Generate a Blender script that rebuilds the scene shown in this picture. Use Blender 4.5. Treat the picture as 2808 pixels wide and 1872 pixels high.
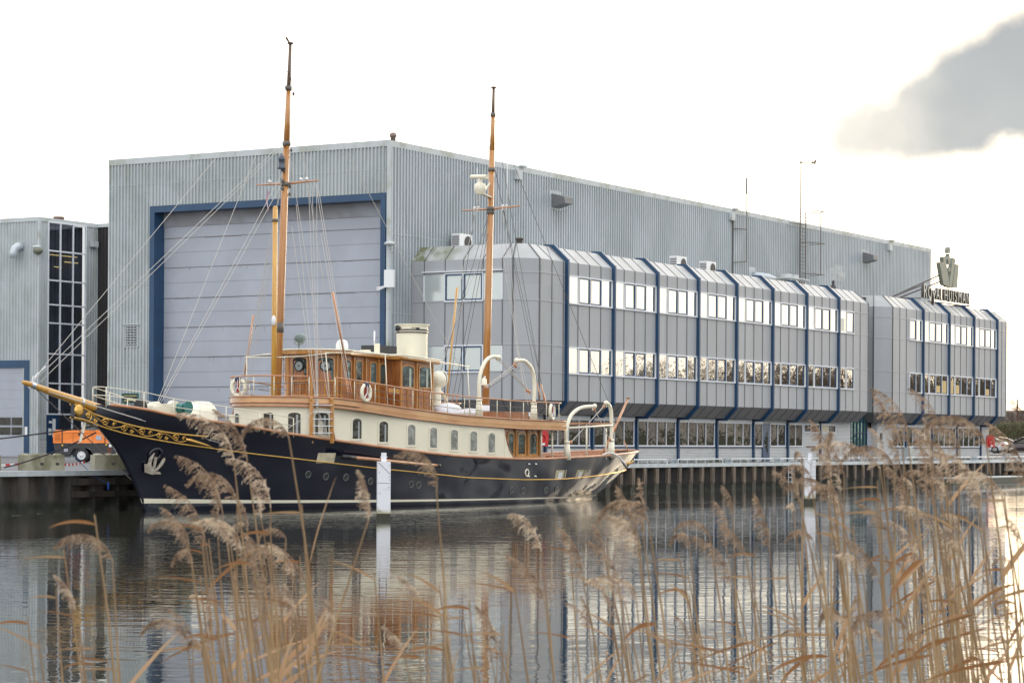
import bpy, bmesh, math, random
from mathutils import Vector, Matrix
C=bpy.context.scene.collection
for o in list(bpy.data.objects): bpy.data.objects.remove(o)
SC=bpy.context.scene
PI=math.pi
# ---------------------------------------------------------------- camera
TH=math.atan(3891/6500); H=2.68
AX=Vector((math.cos(TH),math.sin(TH),0)); RT=Vector((math.sin(TH),-math.cos(TH),0)); UP=Vector((0,0,1))
cd=bpy.data.cameras.new('camera'); cam=bpy.data.objects.new('camera',cd); C.objects.link(cam); SC.camera=cam
cd.sensor_width=36; cd.lens=36*6500/2808; cd.shift_y=272.6/2808; cd.clip_start=.2; cd.clip_end=9000
R=Matrix((( RT.x,0,-AX.x),(RT.y,0,-AX.y),(0,1,0))).to_4x4()
cam.matrix_world=Matrix.Translation((0,0,H))@R@Matrix.Rotation(0.006,4,'Z')
cd.dof.use_dof=True; cd.dof.focus_distance=100; cd.dof.aperture_fstop=12
# ---------------------------------------------------------------- sky and sun
W=bpy.data.worlds.new('World'); SC.world=W; W.use_nodes=True
nt=W.node_tree; nt.nodes.clear()
SUN_AZ=math.radians(6); SUN_EL=math.radians(13)
class G:                     # tiny node-graph helper
    def __init__(s,t): s.t=t
    def n(s,k,**kw):
        o=s.t.nodes.new(k)
        for a,b in kw.items(): setattr(o,a,b)
        return o
    def l(s,a,b): s.t.links.new(a,b)
    def m(s,op,*a,clamp=False):
        o=s.n('ShaderNodeMath',operation=op,use_clamp=clamp)
        for i,x in enumerate(a):
            if hasattr(x,'links') or hasattr(x,'is_linked'): s.l(x,o.inputs[i])
            else: o.inputs[i].default_value=x
        return o.outputs[0]
    def vm(s,op,*a):
        o=s.n('ShaderNodeVectorMath',operation=op)
        for i,x in enumerate(a):
            if hasattr(x,'is_linked'): s.l(x,o.inputs[i])
            else: o.inputs[i].default_value=x
        return o.outputs['Value' if op in('DOT_PRODUCT','LENGTH') else 'Vector']
    def mr(s,x,a,b,c,d,smooth=False):
        o=s.n('ShaderNodeMapRange'); o.interpolation_type='SMOOTHSTEP' if smooth else 'LINEAR'
        s.l(x,o.inputs[0])
        for i,v in enumerate((a,b,c,d)): o.inputs[i+1].default_value=v
        return o.outputs[0]
    def mix(s,f,a,b,bt='MIX'):
        o=s.n('ShaderNodeMix',data_type='RGBA',blend_type=bt)
        for i,x in ((0,f),(6,a),(7,b)):
            if hasattr(x,'is_linked'): s.l(x,o.inputs[i])
            else: o.inputs[i].default_value=x if i==0 else (*x,1)
        return o.outputs[2]
    def noise(s,v,scale,det=3,rough=.55,dist=0):
        o=s.n('ShaderNodeTexNoise'); o.inputs['Scale'].default_value=scale; o.inputs['Detail'].default_value=det
        o.inputs['Roughness'].default_value=rough; o.inputs['Distortion'].default_value=dist
        if v is not None: s.l(v,o.inputs['Vector'])
        return o.outputs['Fac']
g=G(nt)
tc=g.n('ShaderNodeTexCoord'); D=g.vm('NORMALIZE',tc.outputs['Generated'])
a_=g.vm('DOT_PRODUCT',D,tuple(AX)); r_=g.vm('DOT_PRODUCT',D,tuple(RT)); u_=g.vm('DOT_PRODUCT',D,(0,0,1))
am=g.m('MAXIMUM',a_,.05); U=g.m('DIVIDE',r_,am); V=g.m('DIVIDE',u_,am)
sky=g.n('ShaderNodeTexSky',sky_type='NISHITA'); sky.sun_disc=False; sky.sun_elevation=SUN_EL; sky.sun_rotation=PI/2-SUN_AZ
sky.air_density=1.0; sky.dust_density=2.5
nis=g.n('ShaderNodeVectorMath',operation='SCALE'); g.l(sky.outputs[0],nis.inputs[0]); nis.inputs['Scale'].default_value=.05
# overcast veil: pale at the horizon, stronger overhead and around the sun, with broken soft structure
zen=g.mr(u_,.2,.85,.93,1.45,True)
back=g.mr(a_,-.1,-.9,0,.42,True)
S0=Vector((math.cos(SUN_EL)*math.cos(SUN_AZ),math.cos(SUN_EL)*math.sin(SUN_AZ),math.sin(SUN_EL)))
sd=g.vm('DOT_PRODUCT',D,tuple(S0)); glow=g.m('POWER',g.m('MAXIMUM',sd,0),26)
lum=g.m('ADD',g.m('ADD',zen,back),g.m('MULTIPLY',glow,g.mr(u_,.085,.15,.62,.06,True)))
n1=g.noise(g.vm('MULTIPLY',D,(1,1,2.6)),2.2,5,.55)
lum=g.m('MULTIPLY',lum,g.mr(n1,.3,.75,1.0,.95,True))
warm=g.mix(g.m('MULTIPLY',glow,.8,clamp=True),(.985,.992,1.0),(1.0,.992,.98))
vs=g.n('ShaderNodeVectorMath',operation='SCALE'); g.l(warm,vs.inputs[0]); g.l(lum,vs.inputs['Scale'])
base=g.vm('ADD',vs.outputs[0],nis.outputs[0])
# the dark cloud bank
cx=g.n('ShaderNodeCombineXYZ'); g.l(U,cx.inputs[0]); g.l(V,cx.inputs[1])
nn=g.noise(cx.outputs[0],26,4,.5); n3=g.noise(cx.outputs[0],9,3,.5)
F=None
for (px,py,rx,ry,rot,wt) in ((2960,185,400,215,0,1.),(2720,240,290,135,-.45,.9),(2500,310,270,125,-.35,.72),(2330,350,220,105,.1,.55),(2760,325,300,85,0,.8)):
    cu,cv=(px-1404)/6500,(1208.6-py)/6500
    du=g.m('SUBTRACT',U,cu); dv=g.m('SUBTRACT',V,cv)
    c,s=math.cos(rot),math.sin(rot)
    p=g.m('DIVIDE',g.m('SUBTRACT',g.m('MULTIPLY',du,c),g.m('MULTIPLY',dv,s)),rx/6500)
    q=g.m('DIVIDE',g.m('ADD',g.m('MULTIPLY',du,s),g.m('MULTIPLY',dv,c)),ry/6500)
    f=g.m('EXPONENT',g.m('MULTIPLY',-1,g.m('ADD',g.m('MULTIPLY',p,p),g.m('MULTIPLY',q,q))))
    f=g.m('MULTIPLY',f,wt)
    F=f if F is None else g.m('ADD',F,f)
F=g.m('MULTIPLY',F,g.m('ADD',1,g.m('ADD',g.m('MULTIPLY',g.m('SUBTRACT',nn,.5),1.7),g.m('MULTIPLY',g.m('SUBTRACT',n3,.5),1.2))))
mask=g.m('MULTIPLY',g.mr(F,.06,1.25,0,.97,True),g.mr(a_,.1,.3,0,1))
ccol=g.mix(g.mr(n3,.35,.65,0,1),(.44,.48,.49),(.36,.39,.415))
fade=g.m('MULTIPLY',mask,g.mr(g.m('ADD',U,g.m('MULTIPLY',g.m('ADD',nn,n3),.06)),.17,.26,.76,1,True))
out=g.mix(fade,base,ccol)
bg=g.n('ShaderNodeBackground'); g.l(out,bg.inputs[0]); bg.inputs[1].default_value=1.0
wo=g.n('ShaderNodeOutputWorld'); g.l(bg.outputs[0],wo.inputs[0])
sl=bpy.data.lights.new('sun','SUN'); sl.energy=.6; sl.angle=math.radians(30); sl.color=(1,.86,.68)
so=bpy.data.objects.new('sun',sl); C.objects.link(so); so.rotation_euler=S0.to_track_quat('Z','Y').to_euler()
SC.view_settings.view_transform='Standard'; SC.view_settings.look='None'; SC.view_settings.exposure=.22; SC.view_settings.gamma=1
SC.cycles.max_bounces=7; SC.cycles.diffuse_bounces=3; SC.cycles.glossy_bounces=4; SC.cycles.transparent_max_bounces=12
# ---------------------------------------------------------------- helpers
def at(px,py,d):             # a point d metres along the axis, for placing plants
    u,v=px-1404,-(py-1208.6); c,s=math.cos(.006),math.sin(.006)
    return Vector((0,0,H))+(AX+RT*((u*c-v*s)/6500)+UP*((u*s+v*c)/6500))*d
ident=lambda x,y,z:(x,y,z)
class MB:
    def __init__(s,T=ident): s.v=[];s.f=[];s.T=T
    def add(s,vs,fs):
        b=len(s.v); s.v+= [s.T(*v) for v in vs]; s.f+=[tuple(i+b for i in f) for f in fs]; return s
    def box(s,x0,y0,z0,x1,y1,z1):
        return s.add([(x0,y0,z0),(x1,y0,z0),(x1,y1,z0),(x0,y1,z0),(x0,y0,z1),(x1,y0,z1),(x1,y1,z1),(x0,y1,z1)],
          [(0,3,2,1),(4,5,6,7),(0,1,5,4),(1,2,6,5),(2,3,7,6),(3,0,4,7)])
    def bar(s,p,q,w,h=None,up=(0,0,1)):       # rectangular bar between two points
        p,q=Vector(p),Vector(q); d=(q-p).normalized(); h=h or w
        a=d.cross(Vector(up)); 
        if a.length<1e-4: a=d.cross(Vector((1,0,0)))
        a.normalize(); b=a.cross(d); a*=w/2; b*=h/2
        vs=[p-a-b,p+a-b,p+a+b,p-a+b,q-a-b,q+a-b,q+a+b,q-a+b]
        return s.add([tuple(x) for x in vs],[(0,3,2,1),(4,5,6,7),(0,1,5,4),(1,2,6,5),(2,3,7,6),(3,0,4,7)])
    def tube(s,pts,r,n=8,cap=True,closed=False):
        pts=[Vector(p) for p in pts]; m=len(pts); rr=r if isinstance(r,(list,tuple)) else [r]*m
        vs=[];prev=None
        for i,p in enumerate(pts):
            if closed: d=pts[(i+1)%m]-pts[i-1]
            else: d=pts[min(i+1,m-1)]-pts[max(i-1,0)]
            d.normalize()
            if prev is None:
                a=d.cross(Vector((0,0,1)))
                if a.length<.05: a=d.cross(Vector((1,0,0)))
            else: a=prev-d*prev.dot(d)
            a.normalize(); prev=a; b=d.cross(a)
            for k in range(n):
                t=2*PI*k/n; vs.append(tuple(p+(a*math.cos(t)+b*math.sin(t))*rr[i]))
        fs=[]
        for i in range(m if closed else m-1):
            j=(i+1)%m
            for k in range(n): fs.append((i*n+k,i*n+(k+1)%n,j*n+(k+1)%n,j*n+k))
        if cap and not closed: fs+= [tuple(range(n))[::-1],tuple((m-1)*n+k for k in range(n))]
        return s.add(vs,fs)
    def lathe(s,prof,c=(0,0,0),n=24,axis='z'):
        vs=[]
        for r,z in prof:
            for k in range(n):
                t=2*PI*k/n; x,y=r*math.cos(t),r*math.sin(t)
                p={'z':(x,y,z),'x':(z,x,y),'y':(x,z,y)}[axis]
                vs.append((p[0]+c[0],p[1]+c[1],p[2]+c[2]))
        fs=[(i*n+k,i*n+(k+1)%n,(i+1)*n+(k+1)%n,(i+1)*n+k) for i in range(len(prof)-1) for k in range(n)]
        fs+=[tuple(range(n))[::-1],tuple((len(prof)-1)*n+k for k in range(n))]
        return s.add(vs,fs)
    def poly(s,pts): return s.add(pts,[tuple(range(len(pts)))])
    def prism(s,pts,off):     # polygon (3-D points) extruded by a vector
        n=len(pts); o=off
        q=[(p[0]+o[0],p[1]+o[1],p[2]+o[2]) for p in pts]
        return s.add(list(pts)+q,[tuple(range(n))[::-1],tuple(range(n,2*n))]+[(i,(i+1)%n,(i+1)%n+n,i+n) for i in range(n)])
    def ball(s,c,r,n=12,m=8,sc=(1,1,1)):
        prof=[(max(1e-3,r*math.sin(PI*i/m)),-r*math.cos(PI*i/m)) for i in range(m+1)]
        vs=[]
        for a,z in prof:
            for k in range(n): t=2*PI*k/n; vs.append((c[0]+a*math.cos(t)*sc[0],c[1]+a*math.sin(t)*sc[1],c[2]+z*sc[2]))
        return s.add(vs,[(i*n+k,i*n+(k+1)%n,(i+1)*n+(k+1)%n,(i+1)*n+k) for i in range(m) for k in range(n)])
    def grid(s,rows):         # rows of equal length
        n=len(rows[0]); vs=[p for r in rows for p in r]
        return s.add(vs,[(i*n+j,i*n+j+1,(i+1)*n+j+1,(i+1)*n+j) for i in range(len(rows)-1) for j in range(n-1)])
    def build(s,name,mat,parent=None,smooth=False,world=True,label=None,recalc=True,angle=None):
        me=bpy.data.meshes.new(name); v=s.v; off=Vector((0,0,0))
        if parent is not None and world:
            r=parent
            while r.parent: r=r.parent
            off=r.location
        me.from_pydata([tuple(Vector(p)-off) for p in v] if off.length else v,[],s.f); me.update()
        if recalc:
            bm=bmesh.new(); bm.from_mesh(me); bmesh.ops.recalc_face_normals(bm,faces=bm.faces); bm.to_mesh(me); bm.free()
        if smooth: me.polygons.foreach_set('use_smooth',[True]*len(me.polygons))
        if angle: 
            try: me.set_sharp_from_angle(angle=math.radians(angle))
            except Exception: pass
        me.materials.append(mat)
        o=bpy.data.objects.new(name,me); C.objects.link(o)
        if parent is not None: o.parent=parent
        if label: o['label']=label
        return o
def tag(o,label,cat,group=None):
    o['label']=label; o['category']=cat
    if group: o['group']=group
    return o
def thing(name,label,cat,loc=(0,0,0),rz=0,group=None):
    o=bpy.data.objects.new(name,None); C.objects.link(o); o.location=loc; o.rotation_euler=(0,0,rz); o.empty_display_size=.2
    return tag(o,label,cat,group)
def solo(mb,name,mat,label,cat,loc=(0,0,0),group=None,smooth=False):   # a thing that is one mesh, vertices in world
    L=Vector(loc); mb.v=[tuple(Vector(p)-L) for p in mb.v]
    o=mb.build(name,mat,None,smooth); o.location=L; return tag(o,label,cat,group)
def struct(mb,name,mat,smooth=False,kind='structure'):
    o=mb.build(name,mat,None,smooth); o['kind']=kind; return o
def copy_tree(o,parent=None):
    c=o.copy(); C.objects.link(c); c.parent=parent
    for ch in [k for k in bpy.data.objects if k.parent is o] if not hasattr(copy_tree,'kids') else copy_tree.kids.get(o.name,[]): copy_tree(ch,c)
    return c
def text(name,s,mat,parent,mtx,size=1,ext=.02,sx=1,sp=1,align='CENTER'):
    cu=bpy.data.curves.new(name,'FONT'); cu.body=s; cu.size=size; cu.extrude=ext; cu.align_x=align; cu.space_character=sp; cu.resolution_u=3
    tmp=bpy.data.objects.new(name,cu); C.objects.link(tmp); bpy.context.view_layer.update()
    me=bpy.data.meshes.new_from_object(tmp.evaluated_get(bpy.context.evaluated_depsgraph_get())); bpy.data.objects.remove(tmp)
    me.materials.clear(); me.materials.append(mat); o=bpy.data.objects.new(name,me); C.objects.link(o); o.parent=parent
    o.matrix_local=mtx@Matrix.Diagonal((sx,1,1,1)); return o
# ---------------------------------------------------------------- materials
def mat(name,col,rough=.5,metal=0.,var=0.,vs=1.,vscale=(1,1,1),col2=None,bump=0.,bs=20.,bscale=None,coat=0.,coord='Object',spec=.5,emit=None,trans=0.,bdet=3,det=4,lo=.35,hi=.65,extra=None):
    m=bpy.data.materials.new(name); m.use_nodes=True; t=m.node_tree; b=t.nodes['Principled BSDF']; q=G(t)
    b.inputs['Base Color'].default_value=(*col,1); b.inputs['Roughness'].default_value=rough; b.inputs['Metallic'].default_value=metal
    b.inputs['Coat Weight'].default_value=coat; b.inputs['Coat Roughness'].default_value=.04; b.inputs['Specular IOR Level'].default_value=spec
    if emit: b.inputs['Emission Color'].default_value=(*emit[:3],1); b.inputs['Emission Strength'].default_value=emit[3]
    if coord=='World': vec=q.n('ShaderNodeNewGeometry').outputs['Position']
    else: vec=q.n('ShaderNodeTexCoord').outputs['Object']
    if var or col2:
        v=q.vm('MULTIPLY',vec,tuple(vscale)); n=q.noise(v,vs,det)
        c2=col2 or tuple(c*(1-var) for c in col)
        f=q.mr(n,lo,hi,0,1,True)
        cc=q.mix(f,col,c2)
        if extra: cc=extra(q,vec,cc)
        q.l(cc,b.inputs['Base Color'])
    elif extra: q.l(extra(q,vec,col),b.inputs['Base Color'])
    if bump:
        v=q.vm('MULTIPLY',vec,tuple(bscale or (1,1,1))); n=q.noise(v,bs,bdet)
        bp=q.n('ShaderNodeBump'); bp.inputs['Strength'].default_value=1; bp.inputs['Distance'].default_value=bump
        q.l(n,bp.inputs['Height']); q.l(bp.outputs[0],b.inputs['Normal'])
        if coat: q.l(bp.outputs[0],b.inputs['Coat Normal'])
    if trans:
        tb=q.n('ShaderNodeBsdfTranslucent'); mx=q.n('ShaderNodeMixShader'); mx.inputs[0].default_value=trans
        src=b.inputs['Base Color'].links[0].from_socket if b.inputs['Base Color'].links else None
        if src: q.l(src,tb.inputs[0])
        else: tb.inputs[0].default_value=(*col,1)
        q.l(b.outputs[0],mx.inputs[1]); q.l(tb.outputs[0],mx.inputs[2]); q.l(mx.outputs[0],t.nodes['Material Output'].inputs[0])
    return m
def weather(amount,streak,dirtcol=(.20,.21,.16)):   # rain streaks and lichen with a shape of their own
    def f(q,vec,cc):
        v=q.vm('MULTIPLY',vec,(streak,streak,.22)); n=q.noise(v,1.0,6,.65)
        v2=q.vm('MULTIPLY',vec,(.12,.12,.35)); n2=q.noise(v2,1.0,4,.6)
        k=q.m('MULTIPLY',q.mr(n,.46,.74,0,1,True),q.mr(n2,.38,.62,0.25,1,True))
        return q.mix(q.m('MULTIPLY',k,amount),cc if hasattr(cc,'is_linked') else cc,dirtcol)
    return f
def brickf(c1,c2,mortar,w,h,ms=.012):
    def f(q,vec,cc):
        sp=q.n('ShaderNodeSeparateXYZ'); q.l(vec,sp.inputs[0]); cb=q.n('ShaderNodeCombineXYZ')
        q.l(q.m('ADD',sp.outputs[0],sp.outputs[1]),cb.inputs[0]); q.l(sp.outputs[2],cb.inputs[1])
        b=q.n('ShaderNodeTexBrick'); q.l(cb.outputs[0],b.inputs['Vector']); b.inputs['Scale'].default_value=1
        b.inputs['Color1'].default_value=(*c1,1); b.inputs['Color2'].default_value=(*c2,1); b.inputs['Mortar'].default_value=(*mortar,1)
        b.inputs['Mortar Size'].default_value=ms; b.inputs['Brick Width'].default_value=w; b.inputs['Row Height'].default_value=h; b.inputs['Mortar Smooth'].default_value=.3
        n=q.noise(q.vm('MULTIPLY',vec,(.6,.6,2.2)),1.2,5)
        return q.mix(q.mr(n,.5,.8,0,.35,True),b.outputs['Color'],(.22,.23,.17))
    return f
def panelvar(q,vec,cc):     # every cladding sheet has its own slight tone
    sp=q.n('ShaderNodeSeparateXYZ'); q.l(vec,sp.inputs[0])
    cell=q.m('FLOOR',q.m('DIVIDE',q.m('SUBTRACT',sp.outputs[0],112.95),1.305)); row=q.m('FLOOR',q.m('DIVIDE',sp.outputs[2],3.7))
    wn=q.n('ShaderNodeTexWhiteNoise',noise_dimensions='2D'); cb=q.n('ShaderNodeCombineXYZ'); q.l(cell,cb.inputs[0]); q.l(row,cb.inputs[1]); q.l(cb.outputs[0],wn.inputs['Vector'])
    c=q.mix(q.m('MULTIPLY',wn.outputs['Value'],.55),cc,(.42,.425,.44))
    return weather(.16,2.5,(.27,.27,.25))(q,vec,c)
def algae(q,vec,cc):        # tide growth at the foot of the posts
    sp=q.n('ShaderNodeSeparateXYZ'); q.l(vec,sp.inputs[0]); n=q.noise(q.vm('MULTIPLY',vec,(6,6,3)),1.0,5)
    k=q.mr(q.m('SUBTRACT',sp.outputs[2],q.m('MULTIPLY',q.m('SUBTRACT',n,.5),.5)),.18,.42,.85,0,True)
    return q.mix(k,cc,(.33,.30,.12))
M={}
M['corr']=mat('corrugated_sheet',(.44,.48,.51),.38,.0,.0,spec=.6,col2=(.37,.41,.435),vs=.6,vscale=(.5,.5,.35),coord='World',extra=weather(.42,3.0,(.25,.28,.25)))
M['corr2']=mat('corrugated_sheet_aged',(.45,.485,.495),.5,0,col2=(.375,.41,.415),vs=.5,coord='World',extra=weather(.55,3.0,(.24,.26,.20)))
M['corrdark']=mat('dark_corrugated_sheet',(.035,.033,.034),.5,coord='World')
M['flash']=mat('roof_flashing',(.50,.53,.54),.45,0,col2=(.36,.38,.33),vs=.8,coord='World',lo=.45,hi=.7)
M['doorp']=mat('door_panel_paint',(.40,.425,.48),.45,0,col2=(.355,.375,.425),vs=.35,coord='World',extra=weather(.18,1.5,(.33,.33,.34)))
M['seal']=mat('door_seal',(.16,.15,.15),.7)
M['blue']=mat('blue_paint',(.010,.048,.112),.38,0,col2=(.013,.058,.135),vs=1.,coord='World',coat=.15)
M['bluedk']=mat('dark_blue_paint',(.014,.045,.11),.4)
M['panel']=mat('grey_cladding',(.37,.383,.402),.42,.0,col2=(.335,.347,.362),vs=.5,vscale=(1,1,.3),coord='World',spec=.4,extra=panelvar)
M['roofp']=mat('pale_roof_cladding',(.40,.405,.41),.5,0,col2=(.34,.345,.34),vs=.6,coord='World',extra=weather(.2,1.0,(.35,.35,.27)))
def moss(q,vec,cc):
    sp=q.n('ShaderNodeSeparateXYZ'); q.l(vec,sp.inputs[0])
    n=q.noise(vec,1.1,6,.7); k=q.m('MULTIPLY',q.mr(sp.outputs[1],67.6,71.6,0,1.1,True),q.mr(n,.36,.58,.1,1,True))
    return q.mix(q.m('MINIMUM',k,.88),cc,(.12,.13,.04))
M['roofmoss']=mat('mossy_roof_cladding',(.46,.465,.47),.55,0,col2=(.39,.395,.39),vs=.6,coord='World',extra=moss)
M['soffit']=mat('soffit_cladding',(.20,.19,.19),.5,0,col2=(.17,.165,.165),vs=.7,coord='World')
M['joint']=mat('joint_strip',(.11,.11,.12),.4)
M['jointlt']=mat('light_joint_strip',(.40,.41,.43),.35)
M['alu']=mat('white_window_frame',(.72,.74,.78),.35)
M['brick']=mat('white_painted_brick',(.62,.63,.64),.6,coord='World',extra=brickf((.60,.61,.62),(.66,.66,.67),(.30,.31,.31),.24,.095,.02))
M['asph']=mat('asphalt',(.17,.17,.175),.85,0,col2=(.12,.12,.125),vs=.35,coord='World',det=8)
M['conc']=mat('weathered_concrete',(.34,.32,.24),.8,0,col2=(.17,.16,.095),vs=1.7,vscale=(1,1,.5),coord='World',det=8,lo=.38,hi=.62,bump=.01,bs=9)
M['capm']=mat('galvanised_cap',(.55,.60,.63),.4,0,col2=(.45,.49,.50),vs=2,coord='World')
def wet(q,vec,cc):          # tide line: darker, greener steel near the water
    sp=q.n('ShaderNodeSeparateXYZ'); q.l(vec,sp.inputs[0]); n=q.noise(q.vm('MULTIPLY',vec,(1.2,1.2,.25)),1.5,5)
    k=q.mr(q.m('ADD',sp.outputs[2],q.m('MULTIPLY',n,.25)),.38,.62,1,0,True)
    return q.mix(k,cc,(.018,.02,.014))
M['pile']=mat('rusty_sheet_pile',(.075,.062,.052),.55,0,col2=(.028,.025,.024),vs=1.3,vscale=(1.5,1.5,.35),coord='World',det=7,extra=wet)
M['timber']=mat('fender_timber',(.19,.145,.105),.75,0,col2=(.075,.06,.05),vs=2.2,vscale=(3,3,.4),coord='World',det=6,extra=wet)
M['galv']=mat('galvanised_tube',(.52,.57,.60),.35,.2)
M['grass']=mat('bank_grass',(.07,.095,.025),.8,0,col2=(.10,.085,.04),vs=.8,coord='World',det=8)
M['bark']=mat('bark',(.07,.055,.04),.85,0,col2=(.10,.085,.06),vs=3)
M['twig']=mat('winter_twigs',(.085,.062,.045),.85)
M['hedge']=mat('winter_hedge',(.17,.14,.09),.85,0,col2=(.11,.12,.055),vs=2.)
# yacht
M['navy']=mat('navy_hull_paint',(.007,.0085,.019),.08,0,coat=.42,bump=.19,bs=.42,bscale=(1,1,1.3),bdet=1,spec=.5)
M['boot']=mat('boot_topping',(.05,.06,.07),.35,0,col2=(.03,.035,.03),vs=1.5,lo=.5,hi=.7)
M['cream']=mat('cream_paint',(.80,.755,.60),.3,0,coat=.3,col2=(.77,.72,.57),vs=.8)
M['gold']=mat('gilding',(.83,.53,.16),.28,.85,col2=(.70,.40,.10),vs=14)
M['varn']=mat('varnished_teak',(.37,.135,.036),.28,0,col2=(.22,.07,.019),vs=2.2,vscale=(6,6,.6),coat=.6,det=5)
M['varnl']=mat('golden_varnish',(.55,.27,.075),.28,0,col2=(.42,.18,.04),vs=2,vscale=(6,6,.7),coat=.6,det=5)
M['band']=mat('varnished_fascia',(.62,.36,.155),.26,0,col2=(.52,.26,.105),vs=1.1,vscale=(.5,1,1),coat=.7,det=5)
M['caprail']=mat('cap_rail_wood',(.52,.25,.13),.32,0,col2=(.42,.18,.08),vs=2,coat=.4)
M['mast']=mat('mast_wood',(.47,.215,.058),.33,0,col2=(.36,.145,.034),vs=1.5,vscale=(6,6,.5),coat=.5)
M['mastdk']=mat('dark_topmast_wood',(.17,.11,.07),.5,0,col2=(.11,.07,.05),vs=2,vscale=(5,5,.5))
M['gaffw']=mat('yellow_spar_wood',(.62,.34,.06),.32,0,col2=(.50,.24,.04),vs=2,vscale=(6,6,.5),coat=.5)
M['deck']=mat('teak_deck',(.36,.27,.19),.7,0,col2=(.28,.2,.14),vs=2,vscale=(.4,8,1))
M['black']=mat('black_paint',(.015,.015,.017),.35)
M['rub']=mat('rubber',(.02,.02,.02),.75)
M['steel']=mat('bright_steel',(.62,.63,.65),.25,.9)
M['rope']=mat('pale_rope',(.52,.49,.45),.8)
M['wire']=mat('rigging_wire',(.13,.115,.105),.5)
M['ropedk']=mat('dark_mooring_rope',(.025,.025,.03),.8)
M['white']=mat('white_paint',(.78,.78,.78),.4)
M['whitecl']=mat('white_canvas',(.74,.73,.76),.7,0,bump=.02,bs=5)
M['red']=mat('red_paint',(.55,.03,.03),.35)
M['orange']=mat('orange_paint',(.85,.23,.03),.4,0,col2=(.78,.2,.025),vs=1.5)
M['charc']=mat('charcoal_plastic',(.035,.035,.038),.5)
M['green']=mat('teal_paint',(.03,.17,.16),.4)
M['lampy']=mat('amber_lens',(.8,.5,.04),.3)
M['anchor']=mat('old_anchor_paint',(.50,.47,.40),.55,0,col2=(.33,.27,.21),vs=6)
M['postw']=mat('white_mooring_post_paint',(.74,.74,.78),.5,0,col2=(.42,.42,.43),vs=2.2,vscale=(1,1,.6),coord='World',det=9,lo=.56,hi=.72,extra=algae)
M['postd']=mat('slimy_post_foot',(.035,.035,.02),.5)
def glassm(name,col,metal,rough=.02,wob=.02,ws=.9,bs=(1,1,1),spec=.5):
    m=mat(name,col,rough,metal,bump=wob,bs=ws,bscale=bs,coord='World',spec=spec); return m
M['glassup']=glassm('reflective_window_glass',(.80,.80,.76),1.,.02,.012,.8)
M['glasslow']=glassm('wavy_window_glass',(.78,.77,.72),1.,.02,.012,.9)
M['glassdk']=glassm('dark_window_glass',(.055,.053,.045),.5,.03,.012,.8)
M['glassgn']=glassm('green_entrance_glass',(.10,.22,.19),.6,.05,.02,.7)
M['glassyt']=mat('yacht_window_glass',(.32,.34,.33),.03,.6,bump=.05,bs=2.2,bscale=(1,1,.6),spec=.8)
M['glasswh']=mat('wheelhouse_glass',(.09,.14,.145),.03,.4,bump=.03,bs=2,spec=.8,col2=(.03,.03,.025),vs=1.4)
M['blind']=mat('window_blind',(.55,.48,.36),.7)
M['lampglow']=mat('lit_tube',(1,.8,.35),.5,emit=(1,.72,.25,1.2))
m=bpy.data.materials.new('clear_glass'); m.use_nodes=True; q=G(m.node_tree); m.node_tree.nodes.clear()
tb=q.n('ShaderNodeBsdfTransparent'); tb.inputs[0].default_value=(.55,.6,.68,1); gb=q.n('ShaderNodeBsdfGlossy'); gb.inputs['Roughness'].default_value=.02; gb.inputs[0].default_value=(.8,.85,.95,1)
mx=q.n('ShaderNodeMixShader'); mx.inputs[0].default_value=.17; q.l(tb.outputs[0],mx.inputs[1]); q.l(gb.outputs[0],mx.inputs[2]); mo=q.n('ShaderNodeOutputMaterial'); q.l(mx.outputs[0],mo.inputs[0]); M['clear']=m
# water
m=bpy.data.materials.new('river_water'); m.use_nodes=True; t=m.node_tree; b=t.nodes['Principled BSDF']; q=G(t)
b.inputs['Base Color'].default_value=(.040,.040,.032,1); b.inputs['Roughness'].default_value=.015; b.inputs['IOR'].default_value=1.42
pos=q.n('ShaderNodeNewGeometry').outputs['Position']
patch=q.mr(q.noise(q.vm('MULTIPLY',pos,(.05,.05,1)),1,3),.42,.6,.4,1.0,True)
ca=q.vm('DOT_PRODUCT',pos,tuple(AX)); cr=q.vm('DOT_PRODUCT',pos,tuple(RT))     # wind ripples: long crests, short spacing
wc=q.n('ShaderNodeCombineXYZ'); q.l(q.m('MULTIPLY',ca,2.0),wc.inputs[0]); q.l(q.m('MULTIPLY',cr,.55),wc.inputs[1])
wc2=q.n('ShaderNodeCombineXYZ'); q.l(q.m('MULTIPLY',ca,.45),wc2.inputs[0]); q.l(q.m('MULTIPLY',cr,.16),wc2.inputs[1])
n1=q.noise(wc.outputs[0],1.0,3,.5,.25); n2=q.noise(wc2.outputs[0],1.0,2); n4=q.noise(q.vm('MULTIPLY',wc.outputs[0],(2.6,3.2,1)),1.0,2)
hgt=q.m('ADD',q.m('MULTIPLY',q.m('MULTIPLY',n1,patch),.0105),q.m('ADD',q.m('MULTIPLY',n2,.006),q.m('MULTIPLY',q.m('MULTIPLY',n4,patch),.003)))
bp=q.n('ShaderNodeBump'); bp.inputs['Strength'].default_value=1; bp.inputs['Distance'].default_value=1.0; q.l(hgt,bp.inputs['Height']); q.l(bp.outputs[0],b.inputs['Normal'])
M['water']=m
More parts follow.
